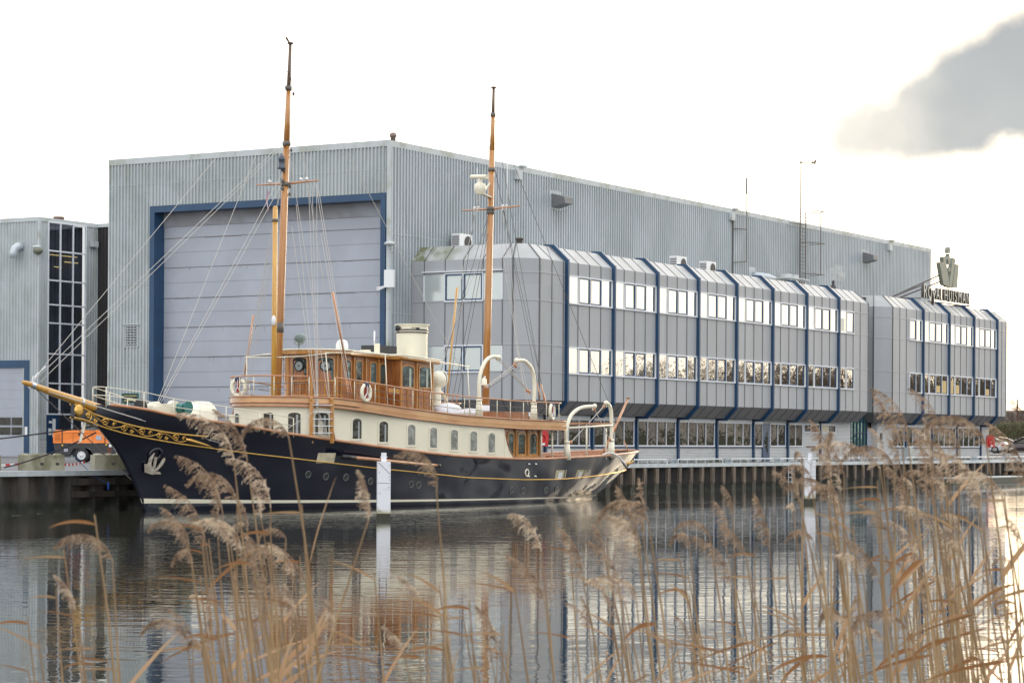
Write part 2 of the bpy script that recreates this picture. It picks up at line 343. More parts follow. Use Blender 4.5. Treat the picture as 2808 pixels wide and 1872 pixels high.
# ---------------------------------------------------------------- ground, banks and water
w=MB(); w.poly([(-500,-2,0),(1600,-2,0),(1600,58.9,0),(-500,58.9,0)]); struct(w,'water',M['water'])
g1=MB()
ys=[59.0,66,72,120,400,3000]; xs=[-300,60,190,203,320,1600]
def gz(x,y): return 1.44 if x<191 else (1.85 if x<400 else 2.0)
g1.grid([[(x,y,gz(x,y)) for x in xs] for y in ys]); struct(g1,'ground',M['asph'])
b1=MB(); prof=[(6.5,-.8),(4.5,-.15),(2.5,.35),(0,.95),(-6,1.3),(-14,1.6),(-24,3.2),(-40,3.4),(-400,3.4)]
rnd=random.Random(3); xs=[-300,-60]+[i*4 for i in range(-5,120)]+[900]
b1.grid([[(x,y+rnd.uniform(-.3,.3),z+rnd.uniform(-.06,.06)) for x in xs] for y,z in prof]); struct(b1,'near_bank',M['grass'],True)
# far field beyond the car park
fb=MB(); fb.grid([[(x,y,z) for x in (232,300,420,1500)] for y,z in ((62,1.9),(80,1.95),(130,2.1),(500,2.4))]); struct(fb,'field',M['grass'])
# ---------------------------------------------------------------- corrugated sheets
def corr(mb,p0,p1,z0,z1,nrm,pitch=.25,dep=.045):
    p0,p1=Vector((*p0,0)),Vector((*p1,0)); L=(p1-p0).length; d=(p1-p0)/L; n=Vector((*nrm,0))
    rows=[[],[]]; k=0
    while k*pitch<L-1e-6:
        for f,h in ((0,0),(.50,0),(.56,dep),(.94,dep)):
            s=(k+f)*pitch
            if s>L: break
            q=p0+d*s+n*h; rows[0].append((q.x,q.y,z0)); rows[1].append((q.x,q.y,z1))
        k+=1
    q=p0+d*L; rows[0].append((q.x,q.y,z0)); rows[1].append((q.x,q.y,z1)); mb.grid(rows)
# ---------------------------------------------------------------- the great hall
HX,HY0,HY1,HZ=106.84,71.86,91.46,18.95; HX2=187.95
hall=thing('shipyard_hall','tall grey corrugated shipyard hall with a huge blue framed door facing the bow','building',(HX,HY0,1.44))
m=MB(); corr(m,(HX,88.42),(HX,HY1),1.44,HZ-.3,(-1,0),.24,.08); corr(m,(HX,72.0),(HX,88.42),16.1,HZ-.3,(-1,0),.24,.08)
m.build('front_wall',M['corr2'],hall)
m=MB(); corr(m,(HX,HY0),(HX2,HY0),1.44,HZ-.3,(0,-1),.30,.12); m.build('side_wall',M['corr'],hall)
m=MB()
for z in (5.4,9.6,13.9): 
    m.box(HX+.2,HY0-.128,z,HX2,HY0-.122,z+.022)
m.build('sheet_lap',M['flash'],hall)
m=MB()
for z in (6.9,11.6): m.box(HX-.088,88.5,z,HX-.082,HY1-.06,z+.02)
m.box(HX-.088,72.0,17.4,HX-.082,HY1-.06,17.42); m.build('sheet_lap',M['flash'],hall)
m=MB(); m.poly([(HX2,HY0,1.44),(HX2,HY1+20,1.44),(HX2,HY1+20,HZ-.1),(HX2,HY0,HZ-.1)]); m.poly([(HX,HY1,1.44),(HX2,HY1+20,1.44),(HX2,HY1+20,HZ-.1),(HX,HY1,HZ-.1)]); m.build('rear_wall',M['corr'],hall)
m=MB(); m.poly([(HX,HY0,HZ-.12),(HX2,HY0,HZ-.12),(HX2,HY1+20,HZ-.12),(HX,HY1,HZ-.12)]); m.build('roof',M['roofp'],hall)
m=MB(); m.box(HX-.09,HY0-.09,HZ-.34,HX+.1,HY1+.05,HZ); m.box(HX+.103,HY0-.09,HZ-.34,HX2+.06,HY0+.1,HZ-.003)
for k in range(1,10): m.box(HX+k*8.6,HY0-.1,HZ-.35,HX+k*8.6+.05,HY0+.1,HZ+.004)
m.build('roof_flashing',M['flash'],hall)
m=MB(); m.box(HX-.10,HY0-.10,1.44,HX+.16,HY0+.05,HZ-.345); m.box(HX-.10,HY1-.05,1.44,HX+.0,HY1+.03,HZ-.345); m.build('corner_flashing',M['flash'],hall)
df=MB(); df.box(HX-.06,88.08,1.44,HX+.92,88.42,16.1); df.box(HX-.06,72.0,1.44,HX+.92,72.34,16.1); df.box(HX-.06,72.343,15.73,HX+.92,88.077,16.1)
for z in (5.2,10.1): df.box(HX-.064,88.06,z,HX+.3,88.42,z+.02)
door=MB(); door.poly([(HX+.86,72.3,1.44),(HX+.86,88.1,1.44),(HX+.86,88.1,15.8),(HX+.86,72.3,15.8)])
dpar=door.build('hangar_door',M['doorp'],hall); df.build('door_frame',M['blue'],dpar)
sl_=MB(); rnd=random.Random(5)
for z in (14.29,12.59,10.83,9.14,7.42,5.69,3.95,2.2):
    y=72.35
    while y<88.05:
        L=rnd.uniform(.5,3); e=min(88.06,y+L); h=rnd.choice((.02,.03,.03,.045)); sl_.box(HX+.84,y,z-h,HX+.863,e,z+rnd.uniform(0,.012)); y=e
for z in (13.45,11.7,10.,8.3,6.55,4.8): sl_.box(HX+.852,72.35,z-.006,HX+.863,88.05,z+.006)
sl_.build('door_seam',M['seal'],dpar)
sc_=MB()
for k in range(60): y=rnd.uniform(72.6,87.8); z=rnd.choice((12.59,10.83,9.14,7.42,5.69,3.95))-rnd.uniform(.02,.05); h=rnd.uniform(.03,.35); sc_.box(y*0+HX+.855,y,z-h,HX+.861,y+rnd.uniform(.01,.04),z)
sc_.build('rust_run',mat('rust_run_stain',(.27,.26,.27),.7),dpar)
m=MB(); m.box(HX+.80,72.34,14.95,HX+.862,88.08,15.73); m.build('painted_lintel_shadow',mat('door_top_painted_shade',(.32,.335,.375),.6,col2=(.24,.24,.25),vs=.7,coord='World'),dpar)  # darker strip paints the shadow under the lintel onto the door top
# louvre vent, sign, lamp, meter box on the front wall
lv=MB(); lv.box(HX-.10,89.2,8.0,HX-.0,90.2,8.06); lv.box(HX-.16,89.1,9.28,HX,90.32,9.34); lv.box(HX-.09,90.14,8.05,HX,90.2,9.3); lv.box(HX-.09,89.2,8.05,HX,89.26,9.3)
lvo=lv.build('louvre_vent',M['flash'],hall); s=MB(); s.box(HX-.05,89.26,8.05,HX-.047,90.15,9.28); s.build('vent_throat',M['charc'],lvo)
s=MB()
for i in range(8): s.bar((HX-.10,89.26,8.14+i*.15),(HX-.10,90.14,8.14+i*.15),.10,.035,up=(.5,0,1))
s.build('slat',M['corr2'],lvo)
sg=MB(); sg.box(HX-.12,89.18,4.76,HX-.06,90.33,5.3); so_=sg.build('notice_board',M['black'],hall); sg=MB()
for a in ((89.14,4.74,89.19,5.32),(90.32,4.74,90.36,5.32)): sg.box(HX-.13,a[0],a[1],HX-.06,a[2],a[3])
sg.box(HX-.13,89.19,5.29,HX-.06,90.32,5.32); sg.box(HX-.13,89.19,4.74,HX-.06,90.32,4.77); sg.build('frame',M['green'],so_)
FR=Matrix(((0,0,-1,0),(-1,0,0,0),(0,1,0,0),(0,0,0,1)))   # text facing -X, reading towards -Y
FY=Matrix(((1,0,0,0),(0,0,-1,0),(0,1,0,0),(0,0,0,1)))     # text facing -Y, reading towards +X
def tmx(F,p,org): return Matrix.Translation(Vector(p)-Vector(org))@F
HO=(HX,HY0,1.44); ymat=mat('yellow_lettering',(.62,.66,.30),.5)
for s_,z,sz in (('AFGIFTE GOEDEREN',5.13,.115),('MAGAZIJN',4.98,.10)):
    text('lettering',s_,ymat,so_,tmx(FR,(HX-.125,89.76,z),HO),sz,.004,.95)
a=MB(); a.bar((HX-.13,90.2,4.87),(HX-.13,89.3,4.93),.012,.03); a.bar((HX-.13,90.22,4.84),(HX-.13,90.1,4.95),.012,.03); a.build('arrow',ymat,so_)
def spot(par,x,y,z,nx,ny):
    l=MB(); l.bar((x,y,z-.5),(x+nx*.25,y+ny*.25,z-.32),.05); l.bar((x+nx*.25,y+ny*.25,z-.35),(x+nx*.25,y+ny*.25,z-.05),.05)
    l.ball((x+nx*.3,y+ny*.3,z),.32,12,8,(1,1,.42)); return l.build('floodlight',M['flash'],par,True)
spot(hall,HX,71.55,13.3,-1,0)
l=MB(); l.box(HX-.25,71.35,10.95,HX-.1,71.95,11.9); l.build('junction_box',M['white'],hall)
l=MB(); l.bar((HX-.1,72.0,11.0),(HX-.45,72.1,10.9),.13); l.bar((HX-.45,72.1,10.9),(HX-.6,72.14,10.86),.16); l.build('security_camera',M['white'],hall)
for x,z in ((124.4,17.68),(173.1,17.6)):
    l=MB(); l.box(x-.25,HY0-.1,z-.95,x+1.15,HY0-.06,z+.2); d=l.build('vent_hood',M['flash'],hall)
    l=MB(); v=[(x-.05,HY0-.1,z),(x+.95,HY0-.1,z),(x+.95,HY0-1.0,z-.25),(x-.05,HY0-1.0,z-.25),(x-.05,HY0-.1,z-.85),(x+.95,HY0-.1,z-.85),(x+.95,HY0-1.05,z-.62),(x-.05,HY0-1.05,z-.62)]
    l.add(v,[(0,1,2,3),(1,5,6,2),(0,3,7,4),(2,6,7,3),(4,7,6,5)]); l.build('hood',mat('grey_hood_%d'%int(x),(.16,.16,.17),.5),d)
for x in (120.2,149.3,178.4):
    l=MB(); l.box(x-.3,HY0-.35,HZ-.85,x+.3,HY0-.12,HZ-.3); l.box(x+.3,HY0-.3,HZ-.05,x+.9,HY0-.1,HZ+.05); l.build('hall_floodlight',M['flash'],hall)
l=MB(); l.lathe([(.14,HZ-.2),(.14,HZ+.42),(.2,HZ+.42),(.2,HZ+.5),(.15,HZ+.62),(.05,HZ+.66)],(108.6,HY0+.9,0),14); l.build('roof_flue',mat('rusty_flue',(.20,.14,.12),.6),hall,True)
# downpipe and wire brackets on the side wall
l=MB(); l.tube([(149.6,HY0-.14,13.4),(149.6,HY0-.14,HZ-.3)],.05,6); l.bar((149.6,HY0-.14,17.57),(151.1,HY0-.5,17.6),.07); l.bar((149.6,HY0-.14,15.2),(151.1,HY0-.5,15.35),.07); l.build('downpipe',M['wire'],hall)
l=MB(); l.tube([(151.1,HY0-.5,15.3),(151.1,HY0-.5,20.2)],.045,6); l.tube([(151.02,HY0-.5,20.1),(151.02,HY0-.5,21.2)],.06,6); solo(l,'whip_antenna',M['wire'],'thin upright whip antenna held off the hall side wall by two brackets','antenna',(151.1,HY0-.5,15.2))
# lattice ladder mast with wind vane
tw=thing('ladder_mast','lattice ladder mast carrying a wind vane above the hall roof line','antenna mast',(160.4,71.4,13.4))
l=MB(); l.tube([(160.35,71.4,13.3),(160.35,71.4,19.9)],.05,6); l.tube([(161.35,71.4,13.3),(161.35,71.4,19.75)],.05,6)
for k in range(23): l.tube([(160.35,71.4,13.6+k*.27),(161.35,71.4,13.6+k*.27)],.022,4)
l.build('ladder',M['wire'],tw)
l=MB(); 
for z in (15.1,17.4,19.75): l.tube([(160.4,71.3,z),(161.4,70.6,z+.03),(163.,70.6,z+.05),(163.2,71.3,z+.05),(162.4,71.5,z)],.035,6)
l.tube([(162.3,70.6,15.1),(162.3,70.6,19.8)],.02,5); l.tube([(163.1,71.0,15.1),(163.1,71.0,19.8)],.02,5); l.bar((158.6,71.5,18.7),(161.4,71.4,18.72),.06); l.build('cage',M['wire'],tw)
l=MB(); l.tube([(160.37,71.4,19.8),(160.4,71.4,23.3)],.042,5); l.tube([(160.4,71.4,23.25),(162.2,71.2,23.45)],.03,4); l.ball((160.4,71.4,23.27),.09,8,6); l.bar((161.9,71.2,23.42),(162.6,71.2,23.42),.03,.16); l.bar((162.4,71.2,23.5),(162.7,71.2,23.62),.03,.2); l.build('wind_vane',M['wire'],tw)
# ---------------------------------------------------------------- office blocks
SEED=[11]
def window(par,ax,pl,panes,z0,z1,glass,rng,sill=False):
    # ax 'x': facing -Y on plane y=pl, ax 'y': facing -X on plane x=pl; panes (a,b,blue)
    def P(s,d,z): return (s,pl-d,z) if ax=='x' else (pl-d,s,z)
    def bx(mb,s0,s1,d0,d1,za,zb):
        p,q=P(s0,d0,za),P(s1,d1,zb); mb.box(min(p[0],q[0]),min(p[1],q[1]),za,max(p[0],q[0]),max(p[1],q[1]),zb)
    a,b=min(p[0] for p in panes),max(p[1] for p in panes); f=.055
    fr=MB(); bx(fr,a-.03,b+.03,0,.075,z1,z1+.07); bx(fr,a-.03,b+.03,0,.09,z0-.08,z0)
    ed=sorted({round(p[0],3) for p in panes}|{round(p[1],3) for p in panes})
    for e in ed: bx(fr,e-f/2,e+f/2,0,.07,z0+.002,z1-.002)
    wo_=fr.build('window',M['alu'],par)
    pn=MB()
    for (p,q_,bl) in panes:
        t=[rng.uniform(-.006,.006) for _ in range(3)]
        p,q_=min(p,q_)+.03,max(p,q_)-.03
        pn.poly([P(p,.02+t[0],z0),P(q_,.02+t[1],z0),P(q_,.02+t[1]+t[2],z1),P(p,.02+t[0]+t[2],z1)])
    pn.build('pane',glass,wo_,recalc=False)
    sh=MB(); n=0
    for (p,q_,bl) in panes:
        if bl:
            p,q_=min(p,q_)+.035,max(p,q_)-.035; n+=1; s_=.075
            bx(sh,p,q_,.022,.06,z1-s_,z1-.001); bx(sh,p,q_,.022,.06,z0+.001,z0+s_); bx(sh,p,p+s_,.022,.06,z0+s_,z1-s_); bx(sh,q_-s_,q_,.022,.06,z0+s_,z1-s_)
    if n: sh.build('sash',M['blue'],wo_)
    return wo_
def ring(plan,t):
    n=len(plan); out=[]
    for i,(x,y) in enumerate(plan):
        def nrm(a,b):
            d=Vector((b[0]-a[0],b[1]-a[1])).normalized(); return Vector((-d.y,d.x))*-1
        if i==0: nn=nrm(plan[0],plan[1]); k=1
        elif i==n-1: nn=nrm(plan[-2],plan[-1]); k=1
        else:
            a,b=nrm(plan[i-1],plan[i]),nrm(plan[i],plan[i+1]); nn=(a+b); nn=nn/ (1+a.dot(b))
        out.append((x-nn.x*t,y-nn.y*t))
    return out
YP=64.2; ZB,ZT=4.9,12.5
def block(name,label,xl,xr,ribs,joints,wins,front=None,cap_left=True):
    b=thing(name,label,'building',(xl,YP,1.44))
    plan=[(xl,HY0-.05),(xl,YP+1.05),(xl+1.05,YP),(xr-1.05,YP),(xr,YP+1.05),(xr,HY0-.05)]
    R=lambda t:[(p[0],p[1]) for p in ring(plan,t)]
    def shell(z0,t0,z1,t1):
        m=MB(); A=R(t0);B=R(t1); m.grid([[(x,y,z0) for x,y in A],[(x,y,z1) for x,y in B]]); return m
    shell(ZB,0,ZT,0).build('wall_cladding',M['panel'],b)
    shell(ZT,0,ZT+.85,.95).build('roof_edge',M['roofmoss'] if cap_left else M['roofp'],b)
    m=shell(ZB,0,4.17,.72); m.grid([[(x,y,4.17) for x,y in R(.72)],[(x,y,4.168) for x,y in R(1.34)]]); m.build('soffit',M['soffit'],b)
    m=MB(); m.poly([(x,y,ZT+.85) for x,y in R(.95)]); m.build('roof',M['roofp'],b)
    m=MB()          # vertical joints
    c45=.7071
    for x in joints:
        m.bar((x,YP-.012,ZB),(x,YP-.012,ZT),.05,.03,up=(0,1,0)); m.bar((x,YP-.012,ZT),(x,YP+.94,ZT+.86),.05,.03,up=(0,1,1)); m.bar((x,YP-.01,ZB),(x,YP+.71,4.165),.05,.03,up=(0,1,-1))
    for (x,y),(x2,y2),(x3,y3) in zip(plan[1:5],R(.95)[1:5],R(.72)[1:5]):
        m.bar((x,y,ZB),(x,y,ZT),.075); m.bar((x,y,ZT),(x2,y2,ZT+.86),.07); m.bar((x,y,ZB),(x3,y3,4.165),.07)
    if front:
        for y in front: m.bar((xl-.012,y,ZB),(xl-.012,y,ZT),.03,.05,up=(1,0,0)); m.bar((xl-.012,y,ZT),(xl+.94,y,ZT+.86),.03,.05); m.bar((xl,y,ZB),(xl+.71,y,4.165),.03,.05)
    m.build('joint_strip',M['joint'],b)
    m=MB()          # horizontal joints where there is no glass
    for z in (11.76,10.26,7.87,6.41):
        for (p,q) in list(zip(plan[:-1],plan[1:]))[:2]: m.bar((*p,z),(*q,z),.05)
        m.bar((xl+1.05,YP,z),(ribs[0]-.16,YP,z),.05); m.bar((wins['end'],YP,z),(xr-1.05,YP,z),.05)
    m.build('cross_joint',M['jointlt'],b)
    for X in ribs:
        r=MB(); x0,x1=X-.17,X
        prof=[(YP-.2,4.82),(YP-.2,12.62),(YP+.7,13.46),(YP+1.35,13.50),(YP+1.35,13.38),(YP+.9,13.34),(YP,12.5),(YP,4.9),(YP+.70,4.19),(65.5,4.16),(65.5,4.03),(YP+.55,4.03)]
        r.prism([(x0,y,z) for y,z in prof],(.17,0,0)); r.build('facade_rib',M['blue'],b)
    return b
rg=random.Random(21); GB_=mat('pale_blind_glass',(.55,.59,.58),.12,.4,coord='World')
RA=[112.95+5.38*i for i in range(8)]
ja=[111.35,112.6]
for i in range(7): ja+=[RA[i]+1.305*k for k in (1,2,3)]
ja+=[152.0,153.25,154.5]
A=block('office_block','long grey office block with blue ribs and two rows of mirror windows behind the yacht','x' and 109.0,157.0,RA,ja,{'end':153.3},front=(70.9,69.55,68.37,67.12,65.9))
for z0,z1,gl in ((10.29,11.72,M['glassup']),(6.44,7.80,M['glasslow'])):
    for X in RA[:7]: window(A,'x',YP,[(X+1.305*k,X+1.305*(k+1),k in(1,2)) for k in range(4)],z0,z1,gl,rg)
    window(A,'x',YP,[(RA[7],RA[7]+1.35,0),(RA[7]+1.35,RA[7]+2.65,1)],z0,z1,gl,rg)
    window(A,'y',109.0,[(70.9,69.55,0),(69.55,68.37,1),(68.37,67.12,1),(67.12,65.9,0)],z0,z1,GB_,rg)
m=MB(); m.box(108.85,65.85,11.84,108.99,71.0,11.9); m.build('window_hood',M['alu'],A)
RB=[166.46,171.87,177.3,182.66]
jb=[161.9,163.2]+[163.9+1.28,]
for i in range(3): jb+=[RB[i]+1.3*k for k in (1,2,3)]
jb+=[183.9]
B=block('office_annex','shorter grey office block with blue ribs under the rooftop sign','x' and 159.5,186.0,RB,jb,{'end':182.7},cap_left=False)
for z0,z1,gl in ((10.29,11.72,M['glassup']),(6.44,7.80,M['glasslow'])):
    window(B,'x',YP,[(163.75,165.0,1),(165.0,166.25,0)],z0,z1,gl,rg)
    for X in RB[:3]: window(B,'x',YP,[(X+1.3*k,X+1.3*(k+1),k in(1,2)) for k in range(4)],z0,z1,gl,rg)
for a,z in ((RB[0]+2.65,6.5),(RB[0]+3.95,6.5),(RB[1]+.05,6.5),(RB[1]+1.35,6.5),(RB[2]+2.65,6.5),(RA[7]+.1,10.35)):
    m=MB(); m.box(a,YP-.045,z,a+.9,YP-.035,z+rg.uniform(.5,1.2)); m.build('blind_and_painted_glow',mat('blind_and_painted_glow%.0f'%(a*10),(.62,.45,.20) if z<9 else (.75,.72,.62),.6),B if a>158 else A)  # yellow plates paint lit rooms in colour; the pale one is a blind
# ground floors
YW=65.52
def wallbox(par,pl):
    m=MB(); m.grid([[(x,y,1.3) for x,y in pl],[(x,y,4.165) for x,y in pl]]); m.build('brick_wall',M['brick'],par,world=True)
wallbox(A,[(110.3,HY0),(110.3,YW),(156.0,YW),(156.0,66.1)]); wallbox(B,[(161.0,66.0),(161.0,YW),(184.7,YW),(184.7,HY0)])
def posts(par,X):
    m=MB(); m.box(X-.12,YW-.14,1.4,X+.06,YW+.01,4.02); m.build('blue_post',M['blue'],par)
def gwin(par,X,n0=0,n1=4,z0=2.48,pier=True):
    ps=[(X+.14+1.21*k,X+.14+1.21*(k+1),0) for k in range(n0,n1)]
    wo_=window(par,'x',YW,ps,z0,3.88,M['glassdk'],rg)
    m=MB(); m.box(ps[0][0]-.05,YW-.10,3.955,ps[-1][1]+.05,YW-.003,4.12); m.build('lintel',M['alu'],wo_)
    m=MB(); m.box(ps[0][0]-.05,YW-.07,z0-.16,ps[-1][1]+.05,YW-.003,z0-.083); m.build('sill',M['bluedk'],wo_)
    if pier: m=MB(); m.box(ps[-1][1]+.03,YW-.04,z0-.16,X+5.26,YW-.003,3.95); m.build('blue_pier',M['bluedk'],par)
for X in RA: posts(A,X)
for X in RA[:5]: gwin(A,X)
gwin(A,RA[5],0,1,pier=False)
D=MB(); D.box(141.2,YW-.08,1.46,142.28,YW-.01,3.9); dd=D.build('entrance_door',M['blue'],A)
D=MB(); D.prism([(141.4,YW-.09,2.75),(141.95,YW-.09,3.55),(141.95,YW-.09,1.9)],(0,-.004,0)); D.build('door_glass',M['glassdk'],dd)
D=MB(); D.bar((141.3,YW-.14,2.5),(141.5,YW-.14,2.5),.04); D.build('handle',M['steel'],dd)
window(A,'x',YW,[(142.45,143.6,0),(143.6,144.8,1)],2.48,3.88,M['glassdk'],rg)
D=MB(); D.box(144.84,YW-.04,2.32,145.1,YW-.003,3.95); D.build('blue_pier',M['bluedk'],A)
window(A,'x',YW,[(145.35,146.45,0),(146.45,147.6,0)],2.48,3.88,M['glassdk'],rg)
window(A,'x',YW,[(147.85,149.0,1),(149.0,150.4,0)],3.42,3.9,M['glassdk'],rg)
window(A,'x',YW,[(150.85,152.0,0),(152.0,153.2,1)],3.42,3.9,M['glassdk'],rg)
D=MB(); D.box(150.9,YW-.06,3.44,151.95,YW-.05,3.89); D.build('roller_blind',M['blind'],A)
D=MB(); D.bar((148.3,YW-.06,2.42),(152.6,YW-.06,2.42),.05); D.build('rusty_rail',mat('rust',(.22,.06,.03),.7),A)
for X in RB: posts(B,X)
gwin(B,161.08,2,4)
for X in RB[:3]: gwin(B,X)
# glazed entrance between the blocks
E_=thing('glass_entrance','green glazed entrance recessed between the two office blocks','entrance',(156.,66.1,1.44))
m=MB(); m.box(154.3,66.12,1.44,162.5,66.3,13.2); m.build('recess_wall',M['charc'],E_)
m=MB(); m.poly([(155.9,66.05,2.0),(160.15,66.05,2.0),(160.15,66.05,6.4),(155.9,66.05,6.4)]); m.build('glass',M['glassgn'],E_)
m=MB()
for k in range(8): m.box(156.02+k*.59,65.98,1.46,156.09+k*.59,66.04,6.4)
for z in (2.0,3.4,4.6): m.box(156,65.99,z,160.15,66.04,z+.05)
m.build('mullion',M['bluedk'],E_)
m=MB(); m.box(156,66.0,1.46,160.15,66.045,2.0); m.build('plinth_panel',M['doorp'],E_)
m=MB(); m.box(160.2,65.95,1.46,160.98,66.05,3.7); m.build('door_leaf',M['doorp'],E_)
# roof-top plant
def ac(x,y,z,label):
    t=thing('air_conditioner',label,'air conditioner',(x,y,z),0,'air conditioners along the roof')
    m=MB(); m.box(x,y,z,x+1.35,y+.55,z+.95); m.build('casing',M['white'],t)
    m=MB(); m.lathe([(.36,-.02),(.36,.0)],(x+.85,y-.012,z+.48),20,'y'); m.build('fan',M['charc'],t)
    m=MB()
    for k in range(7): m.box(x-.02,y+.05,z+.1+k*.11,x-.004,y+.5,z+.15+k*.11)
    m.build('grille',M['charc'],t)
ac(112.6,70.9,13.36,'air conditioner on the mossy left end of the long office roof')
ac(132.4,67.3,13.36,'larger air conditioner on the roof behind the fourth blue rib')
ac(137.0,67.5,13.36,'small air conditioner on the roof right of the larger one')
t=thing('roof_duct','bent silver ventilation duct coming out of the hall wall over the roof','duct',(153,71,14))
m=MB(); m.tube([(152.9,71.6,14.5),(154.6,71.3,14.45),(155.3,71.2,14.3),(155.75,71.1,13.95),(155.9,71.1,13.5)],.28,14); m.build('pipe',M['galv'],t,True)
m=MB(); m.box(152.4,71.75,14.1,153.4,71.85,15.1); m.build('flange',M['galv'],t)
t=thing('roof_chiller','boxy chiller with two round fan cowls on the office roof','chiller',(156.5,70,13.36))
m=MB(); m.box(150.3,67.6,13.36,152.9,69.2,14.0); m.box(150.1,67.4,14.0,153.1,69.4,14.08); m.build('casing',M['flash'],t)
for x in (151.0,152.2): m=MB(); m.lathe([(.5,14.08),(.5,14.38),(.46,14.38),(.46,14.1)],(x,68.4,0),18); m.build('fan_cowl',M['flash'],t)
m=MB(); 
for k in range(6): m.box(150.29,67.7+k*.25,13.45,150.3,67.85+k*.25,13.9); m.box(150.5+k*.38,67.59,13.45,150.75+k*.38,67.6,13.9)
m.build('grille',M['charc'],t)
for k,(x,y,h) in enumerate(((110.9,66.0,.26),(154.9,66.8,.3))):
    m=MB(); m.lathe([(.18,13.3),(.18,13.35+h),(.24,13.35+h),(.24,13.45+h)],(x,y,0),12); solo(m,'roof_vent',mat('dark_vent%d'%k,(.05,.04,.035),.6),('short dark vent pipe at the left corner of the office roof','short dark vent pipe beside the steaming roof cowl')[k],'vent',(x,y,13.3),'roof vents')
m=MB(); m.lathe([(.12,13.3),(.12,13.6),(.26,13.6),(.1,13.9),(.1,14.15),(.02,14.2)],(155.8,66.8,0),12); solo(m,'roof_cowl',M['charc'],'pointed black roof cowl giving off white steam','vent',(155.8,66.8,13.3))
# steam
m=MB(); m.ball((156.6,66.8,14.75),1.0,16,10,(1.4,.7,.75)); st=m.build('steam',M['white'],None,True); st['kind']='stuff'
vm_=bpy.data.materials.new('steam_volume'); vm_.use_nodes=True; q=G(vm_.node_tree); vm_.node_tree.nodes.clear()
pv=q.n('ShaderNodeVolumePrincipled'); pv.inputs['Color'].default_value=(1,1,1,1); po=q.n('ShaderNodeNewGeometry').outputs['Position']
nz=q.noise(po,1.7,3); dd_=q.vm('LENGTH',q.vm('MULTIPLY',q.vm('SUBTRACT',po,(156.6,66.8,14.75)),(.72,1.4,1.35)))
q.l(q.m('MULTIPLY',q.mr(nz,.48,.68,0,2.2),q.mr(dd_,.3,.95,1,0)),pv.inputs['Density']); oo=q.n('ShaderNodeOutputMaterial'); q.l(pv.outputs[0],oo.inputs['Volume']); st.data.materials[0]=vm_
# rooftop sign
t=thing('rooftop_sign','rooftop sign of cut-out letters under a crown emblem with slanting struts','sign',(168,65,13.4)); TO=(168,65,13.4)
smat=mat('sign_metal',(.22,.235,.19),.45,.2); sdk=mat('sign_side',(.09,.075,.07),.5); sface=mat('sign_face',(.62,.60,.50),.45)
x=168.25
for ch,wd,sz,dz in (('R',.95,1.45,-.0),('O',.95,1.2,0),('Y',.8,1.5,-.42),('A',.8,1.2,0),('L',.72,1.2,0),('H',.95,1.2,0),('U',.9,1.2,0),('I',.42,1.2,0),('S',.72,1.2,0),('M',1.05,1.2,0),('A',.85,1.2,0),('N',.9,1.2,0)):
    x+=.12 if ch=='H' else 0
    o=text('letter',ch,sdk,t,tmx(FY,(x+wd/2+.04,65.0,13.62+dz),TO),sz*1.08,.12,.78,1); text('letter_face',ch,sface,o,Matrix.Translation((-.05,.0,.13)),sz*1.08,.006,1.,1); x+=wd
m=MB()
def crownpoly(pts): m.prism([(173.78+a*1.42,64.9,14.72+b) for a,b in pts],(0,.3,0))
crownpoly([(-.85,.12),(-1.45,1.75),(-.85,1.85),(-.32,.05)]); crownpoly([(-.30,.0),(-.95,2.2),(-.55,2.3),(-.0,.3),(.02,.0)])
crownpoly([(.06,.0),(.05,.3),(.55,2.3),(.98,2.25),(.42,.0)]); crownpoly([(.5,.0),(.95,1.85),(1.5,1.85),(1.25,.05)]); crownpoly([(-.13,1.2),(-.13,1.45),(.17,1.45),(.17,1.2)])
crownpoly([(-.1,1.75),(-.2,2.1),(0,2.55),(.2,2.1),(.1,1.75)]); crownpoly([(-.16,2.6),(-.13,2.95),(.05,3.1),(.2,2.9),(.12,2.6)])
m.build('crown_emblem',smat,t)
m=MB()
for a,b in (((165.2,66.5,13.4),(168.3,65.1,14.5)),((165.2,66.5,13.4),(172.5,65.1,15.6)),((166.6,66.5,13.4),(172.6,65.1,15.1)),((165.0,65.6,13.42),(168.3,65.1,13.55)),((170.5,65.3,13.45),(179.0,65.1,13.5)),((175,66,13.35),(178.8,65.15,13.55))): m.bar(a,b,.09)
for x in (172.6,173.2,173.9,174.2,174.9): m.bar((x,65.1,13.6),(x,65.1,14.8),.05)
m.build('strut',sdk,t)
# ---------------------------------------------------------------- workshop on the left
WX,WY,WZ=120.84,109.65,17.6
wk=thing('workshop','pale corrugated workshop with a tall window grid and blue roller door at the left edge','building',(WX,WY,1.44)); WO=(WX,WY,1.44)
m=MB(); corr(m,(WX,WY),(WX,111.0),1.44,WZ-.25,(-1,0),.27); corr(m,(WX,111.0),(WX,140),7.9,WZ-.25,(-1,0),.27)
corr(m,(WX,WY),(121.7,WY),2.6,WZ-.25,(0,-1),.27); corr(m,(125.55,WY),(126.8,WY),1.44,WZ-.25,(0,-1),.27); m.box(121.7,WY,17.36,125.55,WY+.04,WZ-.2); m.build('wall',M['corr2'],wk)
m=MB(); m.box(WX-.07,WY-.07,WZ-.28,WX+.08,140,WZ); m.box(WX+.083,WY-.07,WZ-.28,126.85,WY+.08,WZ-.003); m.box(WX-.07,WY-.07,1.44,WX+.12,WY+.07,WZ-.283); m.build('flashing',M['flash'],wk)
m=MB(); m.poly([(WX,WY,WZ-.05),(126.8,WY,WZ-.05),(126.8,140,WZ-.05),(WX,140,WZ-.05)]); m.build('roof',M['roofp'],wk)
